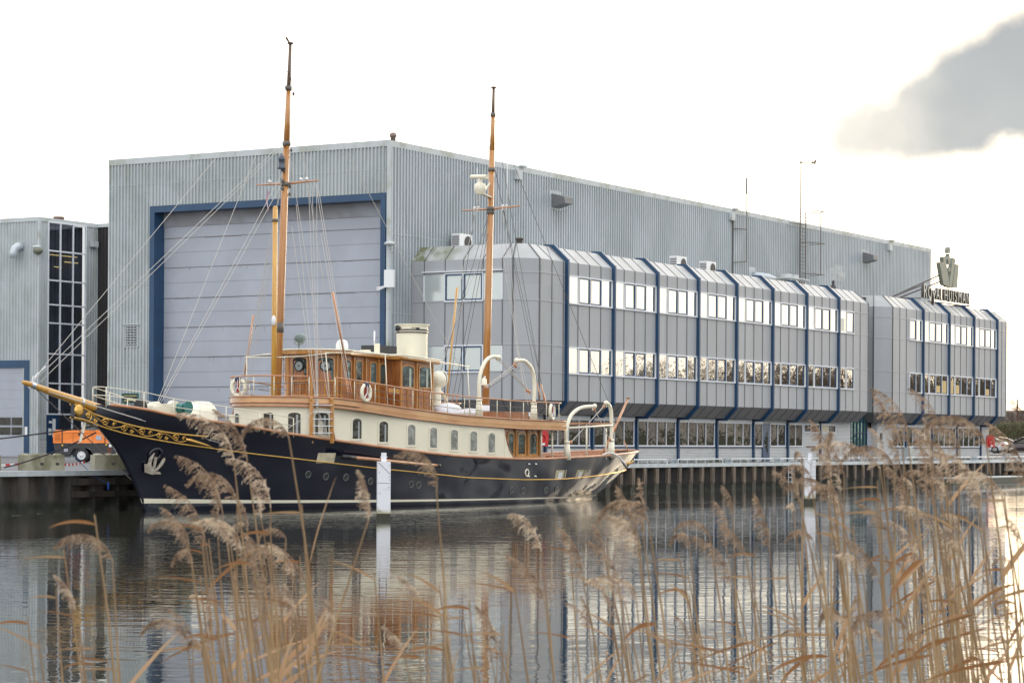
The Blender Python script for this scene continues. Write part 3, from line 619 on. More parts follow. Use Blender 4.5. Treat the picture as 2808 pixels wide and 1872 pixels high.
m=MB(); m.box(WX+.02,WY-.05,1.44,121.65,WY-.01,2.58); m.build('brick_plinth',M['brick'],wk)
zs_=[17.34,15.4,13.4,11.75,10.5,8.41,6.41,4.32,2.6]; zs_[-1]=1.5
xs_=[121.72,122.93,124.22,125.52]
wf=MB()
for z in zs_[:-1]: wf.box(121.66,WY-.1,z-.05,125.58,WY+.0,z+.05)
for i,x in enumerate(xs_): wf.box(x-.05,WY-.097,1.45 if i not in(0,1) else 4.32,x+.05,WY-.003,17.34)
wfo=wf.build('window_grid',M['alu'],wk)
pn=MB()
for k in range(8):
    for i in range(3):
        if k==7 and i==0: continue
        z1,z0=zs_[k]-.04,zs_[k+1]+.04; e=[rg.uniform(-.004,.004) for _ in range(2)]
        pn.poly([(xs_[i],WY-.03+e[0],z0),(xs_[i+1],WY-.03+e[1],z0),(xs_[i+1],WY-.03+e[1],z1),(xs_[i],WY-.03+e[0],z1)])
pn.build('pane',M['clear'],wfo,recalc=False)
m=MB(); corr(m,(121.5,WY+.5),(125.8,WY+.5),1.44,17.3,(0,-1),.42,.09); m.build('inner_lining',mat('workshop_interior',(.17,.185,.225),.6,col2=(.075,.07,.07),vs=.25,coord='World'),wk)
m=MB()
for a,b,z in ((121.75,125.0,15.15),(122.7,123.4,14.35),(123.7,125.1,14.75)): m.box(a,WY+.25,z,b,WY+.3,z+.035)
m.build('tube_light',M['lampglow'],wk)
m=MB(); m.box(121.68,WY-.08,1.46,122.85,WY-.01,4.27); d=m.build('side_door',M['bluedk'],wk)
m=MB(); m.box(121.8,WY-.1,2.9,122.1,WY-.083,3.35); m.box(122.2,WY-.1,2.75,122.5,WY-.083,4.0) ; m.box(121.85,WY-.1,3.7,122.15,WY-.083,3.85); m.build('notice',M['white'],d)
m=MB(); m.box(WX-.1,110.38,1.44,WX+.05,110.8,7.95); m.box(WX-.1,110.803,7.45,WX+.05,120,7.95); fo=m.build('roller_door_frame',M['blue'],wk)
m=MB(); m.box(WX+.0,110.8,1.44,WX+.06,120,7.45); rd=m.build('roller_door',M['doorp'],wk)
m=MB()
for z in [2.7,4.15,4.75,5.35,5.95,6.55,7.1]: m.box(WX-.012,110.8,z,WX,120,z+.03)
m.build('slat_line',M['jointlt'],rd)
m=MB(); 
for z in (2.9,3.55):
    for k in range(4): m.box(WX-.02,110.95+k*1.15,z,WX-.003,112.0+k*1.15,z+.52)
m.build('door_window',M['glassdk'],rd)
m=MB(); m.box(WX-.12,110.48,2.9,WX-.103,110.72,3.45); m.build('notice',M['white'],fo)
m=MB(); m.tube([(WX,111.15,15.65),(WX-.35,111.2,15.66),(WX-.55,111.3,15.5),(WX-.64,111.35,15.2),(WX-.64,111.36,14.85)],.27,14); m.build('exhaust_pipe',M['galv'],wk,True)
l=MB(); l.ball((WX-.2,WY-.1,15.3),.34,12,8,(1,1,.8)); l.build('lamp_glass',mat('lamp_lens',(.16,.17,.12),.3),spot(wk,WX,109.75,15.55,-.6,-.3),True)
l=MB(); l.box(125.9,WY-.35,15.95,126.5,WY-.05,16.35); l.build('bird_box',M['flash'],wk)
for x,y,r_,h in ((122,122,.12,.5),(126.0,112.5,.28,.55)): l=MB(); l.lathe([(r_,WZ-.1),(r_,WZ+h*.6),(r_*1.4,WZ+h*.6),(r_*1.4,WZ+h)],(x,y,0),12); l.build('roof_flue',mat('flue%d'%int(x),(.14,.08,.06),.6),wk)
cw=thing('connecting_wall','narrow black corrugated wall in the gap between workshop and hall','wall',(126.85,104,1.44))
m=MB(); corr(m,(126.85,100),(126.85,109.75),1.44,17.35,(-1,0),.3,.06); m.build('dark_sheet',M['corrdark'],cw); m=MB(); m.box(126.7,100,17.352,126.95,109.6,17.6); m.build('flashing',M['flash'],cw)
# ---------------------------------------------------------------- quay
qw=thing('quay_wall','dark sheet-pile quay wall with a pale steel cap along the water','quay wall',(60,58.75,0)); QY=58.75
m=MB(); rows=[[],[]]; x=20.
while x<330:
    for f,h in ((0,0),(.36,0),(.46,.34),(.9,.34)):
        for r_,z in zip(rows,(-1.5,1.31)): r_.append((x+f*1.37,QY+.06+h,z))
    x+=1.37
m.grid(rows); m.build('sheet_piling',M['pile'],qw)
m=MB(); m.box(20,QY-.03,1.305,330,QY+.5,1.495)
m.build('cap_beam',M['capm'],qw)
m=MB()
for k in range(0,66):
    x=106.3+k*1.367; e=rg.uniform(-.12,.12); zt=1.3-rg.uniform(0,.05); zb=.42+rg.uniform(-.12,.12)
    m.bar((x+.14,QY-.0,zt),(x+.14+e*.1,QY-.0,zb),.34,.14,up=(0,1,0))
m.build('fender_timber',M['timber'],qw)
m=MB()
for k in range(2): x=66.6+k*5.2; m.box(x,QY-.05,.95,x+4.9,QY+.12,1.2); m.box(x,QY-.05,.5,x+4.9,QY+.12,.72)
m.build('waling',M['pile'],qw)
lad=thing('quay_ladder','thin steel ladder down the quay wall left of the far white mooring post','ladder',(130.3,QY-.05,0))
m=MB(); m.tube([(130.12,QY-.14,-.4),(130.12,QY-.14,1.35)],.03,6); m.tube([(130.62,QY-.14,-.4),(130.62,QY-.14,1.35)],.03,6); m.build('rail',M['galv'],lad)
m=MB(); 
for k in range(6): m.tube([(130.12,QY-.14,-.2+k*.27),(130.62,QY-.14,-.2+k*.27)],.02,5)
m.build('rung',M['galv'],lad)
first=None
starts=[109.3,116.22,123.04,129.77,136.5,143.21,149.98,156.78,163.69,170.19,176.95,183.7,190.4,197.1]
names=['under the davits of the yacht','behind the yacht stern rail','left of the quay ladder','right above the quay ladder','behind the far white mooring post','in front of the white brick wall','under the steps of the green entrance','just right of the green entrance','below the left end of the rooftop sign','below the middle of the rooftop sign','below the right end of the rooftop sign','at the corner with the red lifebuoy case','in front of the parked cars','last towards the right edge']
for i,X in enumerate(starts):
    t=thing('quay_railing','low white tubular railing on the quay edge '+names[i],'railing',(X,QY+.2,1.495),0,'low railings along the quay edge')
    m=MB(lambda x,y,z:(x,y,z)); m.tube([(0,0,0),(0,0,.19),(.05,0,.235),(5.55,0,.235),(5.6,0,.19),(5.6,0,0)],.035,8); 
    if first is None:
        m.build('frame',M['galv'],t,world=False); m=MB()
        m.tube([(0,0,0),(0,0,.235)],.022,6); up_=m.build('upright',M['galv'],t,world=False); up_.location=(1.12,0,0)
        for k in range(2,5): c=up_.copy(); C.objects.link(c); c.location=(k*1.12,0,0)
        first=t
    else:
        for ch in first.children: c=ch.copy(); C.objects.link(c); c.parent=t
bf=None
for i,X in enumerate(starts[1:]):
  for k in range(2):
    side='left' if k==0 else 'right'
    t=thing('bollard','%s bollard of the pair beside the railing '%side+names[i+1],'bollard',(X-.66+k*.31,QY+.2,1.495),0,'paired bollards on the quay edge')
    if bf is None:
        m=MB(); m.lathe([(.1,0),(.1,.2),(.135,.2),(.135,.23)],(0,0,0),12); m.build('drum',M['galv'],t,True,world=False)
        m=MB(); m.tube([(-.14,0,.13),(.14,0,.13)],.025,6); m.build('cross_pin',M['galv'],t,world=False); bf=t
    else:
        for ch in bf.children: c=ch.copy(); C.objects.link(c); c.parent=t
# concrete blocks
blk=None
for i,(x,y,lab) in enumerate(((65.88,59.6,'long mossy concrete block on the quay left of the bow'),(69.3,59.1,'mossy concrete block partly hidden by the yacht bow'),(63.75,60.75,'concrete block cut by the left edge of the picture'))):
    t=thing('concrete_block',lab,'concrete block',(x,y,1.50),math.atan2(-.82,1.36) if i<2 else -.55,'concrete blocks on the quay')
    if blk is None:
        m=MB(); m.box(-.80,-.28,0,.80,.28,.56)
        for k in range(4):
            for j in range(2): m.lathe([(.15,.56),(.12,.59),(.08,.615),(.02,.62)],(-.6+k*.4,-.14+j*.28,0),12)
        m.build('block',M['conc'],t,world=False)
        m=MB(); m.box(-.12,-.283,.19,.01,-.279,.28); m.box(.46,-.283,.19,.59,-.279,.28); m.build('lifting_hole',M['black'],t,world=False); blk=t
    else:
        for ch in blk.children: c=ch.copy(); C.objects.link(c); c.parent=t
m=MB(); 
P0=Vector((64.3,60.2,1.72)); P1=Vector((65.1,59.95,1.73)); P2=Vector((66.7,59.3,1.72)); P3=Vector((68.1,59.45,1.80))
tp=thing('barrier_tape','red and white barrier tape strung between the concrete blocks','barrier tape',tuple(P0))
for nm,mt,od in (('white_band',M['white'],0),('red_band',M['red'],1)):
    m=MB()
    for a,b,n in ((P0-Vector((1.6,-.7,.0)),P1,14),(P2,P3,12)):
        for k in range(n):
            if k%2==od: 
                p=a.lerp(b,k/n);q=a.lerp(b,(k+1)/n); sag=lambda f:-.05*math.sin(PI*f)
                p.z+=sag(k/n);q.z+=sag((k+1)/n); m.bar(p,q,.012,.075)
    m.build(nm,mt,tp)
# compressor trailer
cp=thing('compressor_trailer','orange and black towable air compressor parked behind the bow','trailer',(93.05,81.3,1.45),math.radians(-57)); K=1.0
m=MB(); m.prism([(-1.45,-.75,.98),(-1.45,-.75,1.52),(-1.32,-.68,1.66),(1.35,-.68,1.66),(1.7,-.75,1.0)],(0,1.5,0)); bd_=m.build('canopy',M['orange'],cp,world=False)
m=MB(); m.prism([(-1.42,-.72,.97),(-1.42,-.72,.8),(-1.3,-.72,.42),(-.62,-.72,.36),(-.42,-.72,.72),(.42,-.72,.72),(.62,-.72,.36),(1.5,-.72,.45),(1.75,-.72,.7),(1.75,-.72,.97)],(0,1.44,0)); m.build('chassis',M['charc'],cp,world=False)
for y in (-.74,.62):
    m=MB(); m.lathe([(.22,-.11),(.34,-.10),(.36,-.02),(.36,.08),(.33,.11),(.22,.11)],(0,y+.02,.36),24,'y'); w_=m.build('wheel',M['rub'],cp,True,world=False)
    m=MB(); m.lathe([(.215,-.125),(.20,-.10),(.14,-.09),(.12,-.12),(.05,-.13)],(0,y+.02,.36),20,'y'); m.build('rim',M['steel'],w_,world=False)
m=MB(); m.box(-1.02,-.757,.97,-.97,-.69,1.67); m.box(1.16,-.757,.97,1.2,-.69,1.67); m.build('strap',M['black'],cp,world=False)
m=MB(); m.lathe([(.045,0),(.045,.02)],(-.98,-.76,.88),12,'y'); m.lathe([(.045,0),(.045,.02)],(1.24,-.76,.92),12,'y'); m.build('side_lamp',M['lampy'],cp,world=False)
m=MB()
for x in (-.45,.55): m.box(x,-.754,1.0,x+.012,-.75,1.5)
m.box(-1.44,-.754,1.50,1.4,-.75,1.512)
for k in range(5): m.box(-1.36,-.754,1.1+k*.07,-1.08,-.748,1.125+k*.07); m.box(1.3,-.74,.5+k*.06,1.5,-.725,.52+k*.06)
m.build('panel_seam',mat('dark_orange_seam',(.30,.07,.01),.6),cp,world=False)
m=MB(); m.box(.72,-.754,1.15,1.0,-.749,1.38); m.box(-.9,-.735,.55,-.7,-.722,.7); m.build('decal',M['doorp'],cp,world=False)
m=MB(); m.bar((-.9,-.3,.2),(-.3,-.3,.2),.07); m.bar((-.55,-.3,.2),(-.55,-.3,.38),.06); m.bar((1.7,0,.5),(2.5,0,.42),.09); m.build('drawbar',M['galv'],cp,world=False)
m=MB(); m.box(-.17,-.757,1.38,.0,-.752,1.52); m.build('badge',M['black'],cp,world=False)
text('lettering','INGERSOLL-RAND',M['charc'],cp,Matrix.Translation((-.02,-.70,1.585))@FY,.13,.004,1.35)
m=MB(); m.box(1.38,-.757,.8,1.52,-.73,.94); m.build('number_plate',M['white'],cp,world=False)
# mooring posts
def mpost(x,y,w_,h,label,rz):
    t=thing('mooring_post',label,'mooring post',(x,y,0),rz,'white mooring posts in the river'); a=w_/2
    m=MB(); m.box(-a,-a,.21,a,a,h); p=m.build('post',M['postw'],t,world=False)
    m=MB(); m.box(-a+.004,-a+.004,-1,a-.004,a-.004,.21); m.build('wet_foot',M['postd'],p,world=False)
    m=MB(); m.box(-.085,-.085,h,.085,.085,h+.3); m.tube([(-.12,-.05,h+.15),(.12,-.05,h+.15)],.02,6); m.build('top_block',M['postw'],t,world=False)
    m=MB(); m.bar((-a+.03,-a-.006,h-.03),(a-.02,-a-.006,h-.42),.006,.012); m.bar((-a+.01,-a-.004,h-.72),(a-.01,-a-.004,h-.73),.006,.01)
    for k,(u,v) in enumerate(((.42,.12),(-.35,.35),(.4,.6),(-.3,1.05),(.38,.5),(-.3,1.65),(.36,.85))): m.box(u*w_-.012,-a-.006,h-v-.025,u*w_+.012,-a-.001,h-v)
    m.build('crack',M['charc'],t,world=False)
mpost(66.57,44.9,.44,1.96,'square white weathered mooring post standing in the water amidships of the yacht',math.radians(-52))
mpost(97.2,42.75,.47,1.93,'farther white mooring post in the water behind the reeds on the right',math.radians(-60))
# lifebuoy cases, wall sign, meter box
def redcase(x,y,z,rz,label):
    t=thing('lifebuoy_case',label,'lifebuoy',(x,y,z),rz,'red lifebuoy cases'); 
    m=MB(); m.prism([(-.42,0,-.45),(.42,0,-.45),(.48,0,0),(.40,0,.42),(.15,0,.55),(-.15,0,.55),(-.40,0,.42),(-.48,0,0)],(0,-.28,0)); m.build('case',M['red'],t,world=False)
    m=MB(); m.tube([(.25*math.cos(k*PI/12),-.3,-.05+.25*math.sin(k*PI/12)) for k in range(24)],.055,8,closed=True); m.build('ring',M['red'],t,True,world=False)
    m=MB(); m.bar((-.12,-.36,-.33),(.12,-.36,-.33),.05,.12); m.build('reflector',M['white'],t,world=False)
redcase(184.55,YW-.02,2.85,math.radians(-25),'red lifebuoy case on the white brick corner by the parked cars')
redcase(112.25,YW-.04,2.85,math.radians(-20),'red lifebuoy case on the brick wall seen through the yacht davits')
m=MB(); m.box(161.5,YW-.06,2.95,161.85,YW-.01,3.4); s_=solo(m,'pictogram_sign',M['black'],'small black pictogram sign on the white wall right of the green entrance','sign',(161.25,YW,3.1))
m=MB(); m.box(166.1,YW-.5,1.46,166.75,YW-.02,2.4); mb_=solo(m,'meter_cabinet',M['flash'],'pale grey meter cabinet standing against the annex brick wall','cabinet',(166.4,YW-.2,1.46))
# pontoon and jetty at the right
t=thing('pontoon','low dark green work pontoon lying against the quay at the right','pontoon',(161,57.6,0)); m=MB(); m.box(153.3,56.9,-.3,176,58.3,.28); m.build('hull',mat('dark_green_steel',(.02,.04,.035),.5),t)
m=MB(); m.box(153.3,56.85,.28,176,58.35,.36); m.build('rim',M['galv'],t)
t=thing('timber_jetty','grey timber jetty sticking out from the quay at the right edge','jetty',(172,58,0)); m=MB(); m.box(168.8,56.8,.7,180,58.7,.86); m.build('deck',mat('grey_boards',(.25,.22,.18),.8),t)
m=MB(); 
for x in (169.2,172,175,178): m.tube([(x,57.0,-1),(x,57.0,.7)],.1,8)
m.build('pile',M['timber'],t)
# ---- hull form
def itp(x,xs,ys):
    if x<=xs[0]: return ys[0]
    for i in range(1,len(xs)):
        if x<=xs[i]:
            t=(x-xs[i-1])/(xs[i]-xs[i-1]); return ys[i-1]+t*(ys[i]-ys[i-1])
    return ys[-1]
def smo(x,xs,ys):   # smooth: average of neighbours
    return sum(itp(x+d,xs,ys)*w for d,w in ((-.5,.25),(0,.5),(.5,.25)))
def zs(x): return smo(x,[-2.75,-1,.26,3.94,5.3,8,11,13.7,16,20,22.4,26.2,29.2,32.5,35.1],[3.93,3.75,3.51,3.11,2.93,2.66,2.38,2.16,2.01,1.89,1.88,1.96,2.04,2.19,2.28])
def xstem(z): return itp(z,[-.7,0,.43,.84,1.35,1.96,2.48,3.03,3.33,3.6,4],[.6,0,-.235,-.43,-.76,-1.2,-1.72,-2.35,-2.65,-2.75,-2.78])
def xstern(z): return itp(z,[-.7,0,.11,.65,1.2,1.3,1.76,2.28],[29,30.8,30.95,32.1,32.95,33.1,33.45,33.65])
def level_ends(v):
    x0,x1=-1.,33.
    for _ in range(30):
        x0=.5*x0+.5*xstem(-.7+v*(zs(x0)+.7)); x1=.5*x1+.5*xstern(-.7+v*(zs(x1)+.7))
    return x0,x1
def hb(x,z):
    zz=zs(x); t=max(0.,min(1.,z/zz))**1.25
    s=max(0,x-xstem(z)); sa=max(0,xstern(z)-x)
    fd=itp(s,[0,.05,.4,1,1.8,3,6.7,8,10.8,13.8,16.5],[.0,.14,.32,.62,.92,1.25,1.96,2.18,2.5,2.74,2.8])
    fw=itp(s,[0,.05,2,5,9,14,18],[0,.05,.5,1.15,1.95,2.5,2.62])
    ad=itp(sa,[0,.05,.15,.4,.8,1.4,2.65,4.5,7.4,11.3,15.5],[0,.35,.62,.95,1.25,1.55,1.9,2.2,2.53,2.75,2.8])
    aw=itp(sa,[0,.1,.5,1.2,3,5,8,12,16],[0,.06,.22,.5,1.15,1.75,2.35,2.58,2.62])
    b=min(fw+(fd-fw)*t, aw+(ad-aw)*t)
    return b*(1+min(0,z)*.35)
def goldlow(x): return smo(x,[-3.7,-3.3,-2.5,-1.6,-.34,.87,2.31,4.27,5.54,8.15,10.84,15.73,16.6,20.9,23.9,26.8,30.3,32.5,34.3],[3.44,3.38,3.14,2.88,2.66,2.49,2.34,2.13,2.02,1.78,1.55,1.2,1.13,1.0,.98,1.06,1.21,1.33,1.42])
def goldup(x): return smo(x,[-3.97,-3.48,-2.89,-2,-1.09,.42,1.97],[3.97,3.87,3.58,3.31,3.1,2.87,2.77])
def bandtop(x): return smo(x,[5.5,7.9,8.6,9.9,12.5,16,20.2,24],[4.37,4.32,4.26,4.16,3.96,3.74,3.61,3.57])
def bandbot(x): return smo(x,[5.5,8,10,12.6,16,20.3,24.1],[4.0,3.94,3.78,3.56,3.36,3.21,3.18])
def path(x0,a,b,xe,n=28,side=None):
    # port side outline from centre front to aft: list of (x,p)
    pts=[(x0+a-a*math.cos(i/n*math.pi/2), b*math.sin(i/n*math.pi/2)) for i in range(n+1)]
    x=x0+a+.5
    while x<xe: pts.append((x,b if side is None else side(x,b))); x+=.5
    pts.append((xe,b if side is None else side(xe,b)))
    return pts
# ---------------------------------------------------------------- the yacht (x aft, p towards the river, z up)
YO=(67.984,56.479,0); YR=math.atan2(-.06269666,.99803263)
ya=thing('motor_yacht','classic navy and cream two-masted motor yacht with varnished wheelhouse moored at the quay','yacht',YO,YR)
T=lambda x,p,z:(x,-p,z)
def Y(): return MB(T)
def yb(mb,name,mt,par=ya,smooth=False,label=None,**k): return mb.build(name,mt,par,smooth,world=False,label=label,**k)
# hull
def surf(x,z,off=0): return hb(x,z)+off
NS,NV=150,26
def us(n): return [ .5-.5*math.cos(PI*i/n) for i in range(n+1)]
rows={1:[],-1:[]}
for j in range(NV+1):
    v=j/NV; x0,x1=level_ends(v)
    for s in (1,-1):
        r=[]
        for u in us(NS):
            x=x0+(x1-x0)*u; z=-.7+v*(zs(x)+.7); r.append((x,s*surf(min(max(x,x0+.0),x1-.0),z) if 0<u<1 else 0,z))
        rows[s].append(r)
m=Y(); m.grid(rows[1]); m.grid(rows[-1]); hull=yb(m,'hull',M['navy'],smooth=True)
def strip(fn0,fn1,xa,xb,off,n=120,sides=(1,-1)):
    m=Y()
    for s in sides:
        A=[[],[]]
        for i in range(n+1):
            x=xa+(xb-xa)*i/n
            for r,f in zip(A,(fn0,fn1)):
                z=f(x); xx=min(max(x,xstem(z)+.02),xstern(z)-.02); r.append((xx,s*(surf(xx,z)+off),z))
        m.grid(A)
    return m
btop=lambda x: itp(x,[-.3,5,11,19.5,30],[.49,.36,.29,.21,.15]); bbot=lambda x: itp(x,[-.3,5,11,19.5,30],[.31,.245,.19,.155,.10])
yb(strip(bbot,btop,-.28,30.9,.012),'waterline_stripe',M['cream'],hull,True); yb(strip(lambda x:-.4,bbot,-.15,30.9,.008),'boot_topping',M['boot'],hull,True)
def line(fn,xa,xb,r,off,mt,name,par=hull,n=90,sides=(1,-1),nn=6):
    m=Y()
    for s in sides: m.tube([(x,s*(surf(min(max(x,xstem(fn(x))+.03),xstern(fn(x))-.03),fn(x))+off),fn(x)) for x in [xa+(xb-xa)*i/n for i in range(n+1)]],r,nn)
    return yb(m,name,mt,par,True)
line(goldlow,2.4,33.0,.028,.01,M['gold'],'sheer_stripe')
# cap rail
caps=[]
for s in (1,-1):
    for i in range(121):
        x=-2.3+(33.62+2.3)*(.5-.5*math.cos(PI*i/120) if i>60 else i/120); caps
m=Y()
xs_=[-2.2+k*.45 for k in range(78)]+[33.0,33.25,33.45,33.58,33.64]
xs_=[x for x in xs_ if x<33.0]+[33.0,33.25,33.45,33.58,33.64]
pts=[(x,surf(x,zs(x)*.999)+.0,zs(x)+.02) for x in xs_]; pts=pts+[(x,-p,z) for x,p,z in pts[::-1]]
m.tube(pts,.055,8); yb(m,'cap_rail',M['caprail'],hull,True)
# deck and inner bulwark
m=Y(); R0,R1=[],[]
for x in [-2.4+k*.6 for k in range(60)]:
    z=zs(x)-(.12 if x<3 else .12+.5*min(1,(x-3)/3)); z=z if x<28 else z; R0.append((x,hb(min(x,33.5),z)-.06 if x<33.4 else .02,z)); R1.append((x,-(hb(min(x,33.5),z)-.06) if x<33.4 else -.02,z))
m.grid([R0,R1]); yb(m,'main_deck',M['deck'])
m=Y()
for s in (1,-1):
    a,b=[],[]
    for x in [19+k*.4 for k in range(37)]+[33.5]: z=zs(x); p=max(.05,hb(x,z)-.07); a.append((x,s*max(.03,hb(x,z-.5)-.09),z-.5)); b.append((x,s*p,z))
    m.grid([a,b])
yb(m,'inner_bulwark',M['varn'],hull,True)
# beak head with trailboards
m=Y()
for s in (1,-1):
    A=[[],[]]
    for i in range(60):
        x=-3.68+i*(2.6+3.68)/59
        for r,f in zip(A,(goldlow,goldup)):
            z=f(x); p=(hb(x,z) if x>xstem(z) else 0); r.append((x,s*(max(p+.03,.10+.04*(x+3.7))),z))
    m.grid(A)
    if s==1: top=A[1];bot=A[0]
m.grid([[(x,p,z) for x,p,z in top[:28]],[(x,-p,z) for x,p,z in top[:28]]]); m.grid([[(x,p,z) for x,p,z in bot[:28]],[(x,-p,z) for x,p,z in bot[:28]]])
m.poly([(-3.68,.10,3.44),(-3.68,.10,3.95),(-3.68,-.10,3.95),(-3.68,-.10,3.44)]); tb_=yb(m,'trailboard',M['navy'],hull,True)
def edge(fn,xa,xb,r,nm):
    m=Y()
    for s in (1,-1):
        P_=[]
        for i in range(70):
            x=xa+(xb-xa)*i/69; z=fn(x); p=(hb(x,z) if x>xstem(z) else 0); P_.append((x,s*(max(p+.03,.10+.04*(x+3.7))+.012),z))
        m.tube(P_,r,6)
    yb(m,nm,M['gold'],tb_,True)
edge(goldup,-3.7,1.95,.033,'gilt_moulding'); edge(goldlow,-3.7,2.35,.033,'gilt_moulding')
def bp(x,z): return max((hb(x,z) if x>xstem(z) else 0)+.03,.10+.04*(x+3.7))+.02
m=Y()
def curl(cx,f,r0,turn,dirn,side,th=.026):
    P_=[]; Rr=[]
    for k in range(15):
        t=k/14; a=turn+dirn*t*PI*2.6; r=r0*(1-t*.82); x=cx+math.cos(a)*r; zc=goldlow(cx)+f*(goldup(cx)-goldlow(cx)); z=zc+math.sin(a)*r
        P_.append((x,side*bp(x,z),z)); Rr.append(th*(1.25-t*.5))
    m.tube(P_,Rr,5); m.ball(P_[-1],th*1.5,6,5)
for s in (1,-1):
    for k in range(6):
        x=-3.05+k*.72; h=goldup(x)-goldlow(x); r=min(.19,h*.44)
        curl(x,.52,r,PI*.9 if k%2 else -PI*.4,-1 if k%2 else 1,s); curl(x+.33,.6 if k%2 else .4,r*.55,0,1 if k%2 else -1,s,.02)
    P_=[];n=80
    for i in range(n):
        x=-3.2+i*(4.5)/n; z=goldlow(x)+(.5+.30*math.sin((x+3.2)*2*PI/1.44))*(goldup(x)-goldlow(x)); P_.append((x,s*bp(x,z),z))
    m.tube(P_,.02,5)
    P_=[(x,s*bp(x,goldlow(x)+.16-.04*(x-1.2)),goldlow(x)+.2-.12*(x-1.0)) for x in (1.0,1.25,1.5,1.8,2.05,2.2)]; m.tube(P_,[.05,.07,.065,.05,.03,.006],6)
m.build('gilt_scrollwork',M['gold'],tb_,True,world=False)
m=Y(); m.lathe([(.02,.0),(.2,.0),(.21,.04),(.12,.09),(.02,.1)],(0,0,0),16,'x'); 
m=MB(lambda x,p,z:(-3.52+(x-3.52)*0+x,-(p+.13),z+3.68)); m.lathe([(.22,0),(.23,.03),(.14,.06),(.02,.07)],(0,0,0),18,'y'); m.build('gilt_rosette',M['gold'],tb_,True,world=False)
# bowsprit
m=Y(); m.tube([(-6.12,0,4.62),(-6.0,0,4.6),(-5.7,0,4.53),(-4.4,0,4.22),(-3.3,0,3.97),(-2.2,0,3.70),(-1.75,0,3.58)],[.05,.085,.10,.135,.165,.19,.19],14); bs=yb(m,'bowsprit',M['gaffw'],smooth=True)
m=Y(); m.tube([(-5.75,0,4.54),(-5.55,0,4.495)],.125,12); m.tube([(-3.35,0,3.98),(-3.25,0,3.955)],.185,12); m.bar((-5.65,0,4.55),(-5.6,0,4.85),.05); m.bar((-5.6,0,4.5),(-5.55,0,4.3),.05); yb(m,'band_iron',M['steel'],bs)
m=Y(); m.bar((-3.05,0,3.3),(-3.3,0,2.55),.06,.06); yb(m,'dolphin_striker',M['cream'])
# anchor and hawse
m=Y(); ay=hb(-.05,1.85)
def a3(x,z,o=.0): return (x,hb(x,z)+.10+o,z)
m.tube([a3(-.04,2.0),a3(.0,1.62)],[.07,.05],8)
m.tube([a3(-.14,2.16),a3(-.22,1.98),a3(-.22,1.75),a3(-.12,1.56),a3(.02,1.50),a3(.14,1.58),a3(.25,1.74),a3(.31,1.92),a3(.33,1.98)],[.02,.07,.075,.055,.06,.055,.07,.065,.02],8)
m.prism([a3(-.44,1.76,.02),a3(-.22,1.74,.02),a3(.02,1.50,.02),a3(-.04,1.36,.02),a3(-.34,1.44,.02)],(0,.08,0)); m.prism([a3(.02,1.5,.02),a3(.2,1.47,.02),a3(.28,1.38,.02),a3(-.02,1.38,.02)],(0,.07,0))
yb(m,'anchor',M['anchor'],smooth=False)
m=Y(); m.tube([a3(-.05+.22*math.cos(t*PI/10),2.12+.2*math.sin(t*PI/10),-.05) for t in range(20)],.06,8,closed=True); yb(m,'hawse_ring',M['navy'],hull,True)
# portholes and hull fittings
M['portg']=mat('porthole_glass_pane',(.05,.06,.055),.08,.2); M['ringdk']=mat('dull_porthole_ring',(.20,.20,.20),.4,.3)
def nrm(x,z):
    e=.05; return Vector((-(hb(x+e,z)-hb(x-e,z))/(2*e),1,-(hb(x,z+e)-hb(x,z-e))/(2*e))).normalized()
for (x,z) in ((7.15,1.34),(8.07,1.25),(9.16,1.21),(10.57,1.04),(12.98,.9),(13.43,.86),(20.08,.55),(21.06,.53),(23.01,.52),(23.95,.52),(27.3,.56),(28.5,.6)):
  for s in (1,):
    n=nrm(x,z); c=Vector((x,hb(x,z),z)); a=n.cross(Vector((0,0,1))).normalized(); b=a.cross(n)
    m=Y(); m.tube([tuple(c+n*.012+(a*math.cos(k*PI/8)+b*math.sin(k*PI/8))*.135) for k in range(16)],.014,6,closed=True); po=yb(m,'porthole',M['ringdk'],ya,True)
    m=Y(); m.poly([tuple(c+n*.012+(a*math.cos(k*PI/8)+b*math.sin(k*PI/8))*.125) for k in range(16)]); yb(m,'porthole_glass',M['portg'],po)
def plate(x0,x1,z0f,z1f,off,mt,name,n=8,par=hull):
    m=Y(); m.grid([[(x0+(x1-x0)*i/n,hb(x0+(x1-x0)*i/n,z0f)+off,z0f) for i in range(n+1)],[(x0+(x1-x0)*i/n,hb(x0+(x1-x0)*i/n,z1f)+off,z1f) for i in range(n+1)]]); return yb(m,name,mt,par)
plate(7.4,8.35,1.78,2.17,.02,mat('chrome_painted_reflection',(.78,.70,.50),.34,.25,col2=(.60,.52,.36),vs=4),'rubbing_plate')  # mirror-like chrome plate, its bright tan reflection put into the base colour
for x,w_ in ((23.6,.95),(25.55,1.0)):
    fp=plate(x,x+w_,.97,1.4,.012,mat('freeing_port_lining%d'%int(x),(.50,.45,.30),.5),'freeing_port'); 
    plate(x+.25,x+.62,1.0,1.3,.02,M['white'],'freeing_port_opening',par=fp); plate(x+.78,x+.86,.96,1.41,.022,M['black'],'freeing_port_edge',par=fp)
m=Y(); c=(21.13,hb(21.13,1.3)+.02,1.3); m.tube([(c[0]+.13*math.cos(k*PI/8),c[1],c[2]+.15*math.sin(k*PI/8)) for k in range(16)],.035,6,closed=True); yb(m,'fairlead',M['cream'],hull,True)
m=Y(); 
for x,z in ((21.2,1.68),(21.75,1.68),(21.3,1.14),(21.85,1.14)): m.ball((x,hb(x,z)+.03,z),.055,8,6,(1.6,.6,.8))
yb(m,'gangway_lug',M['steel'],hull,True)
m=Y()
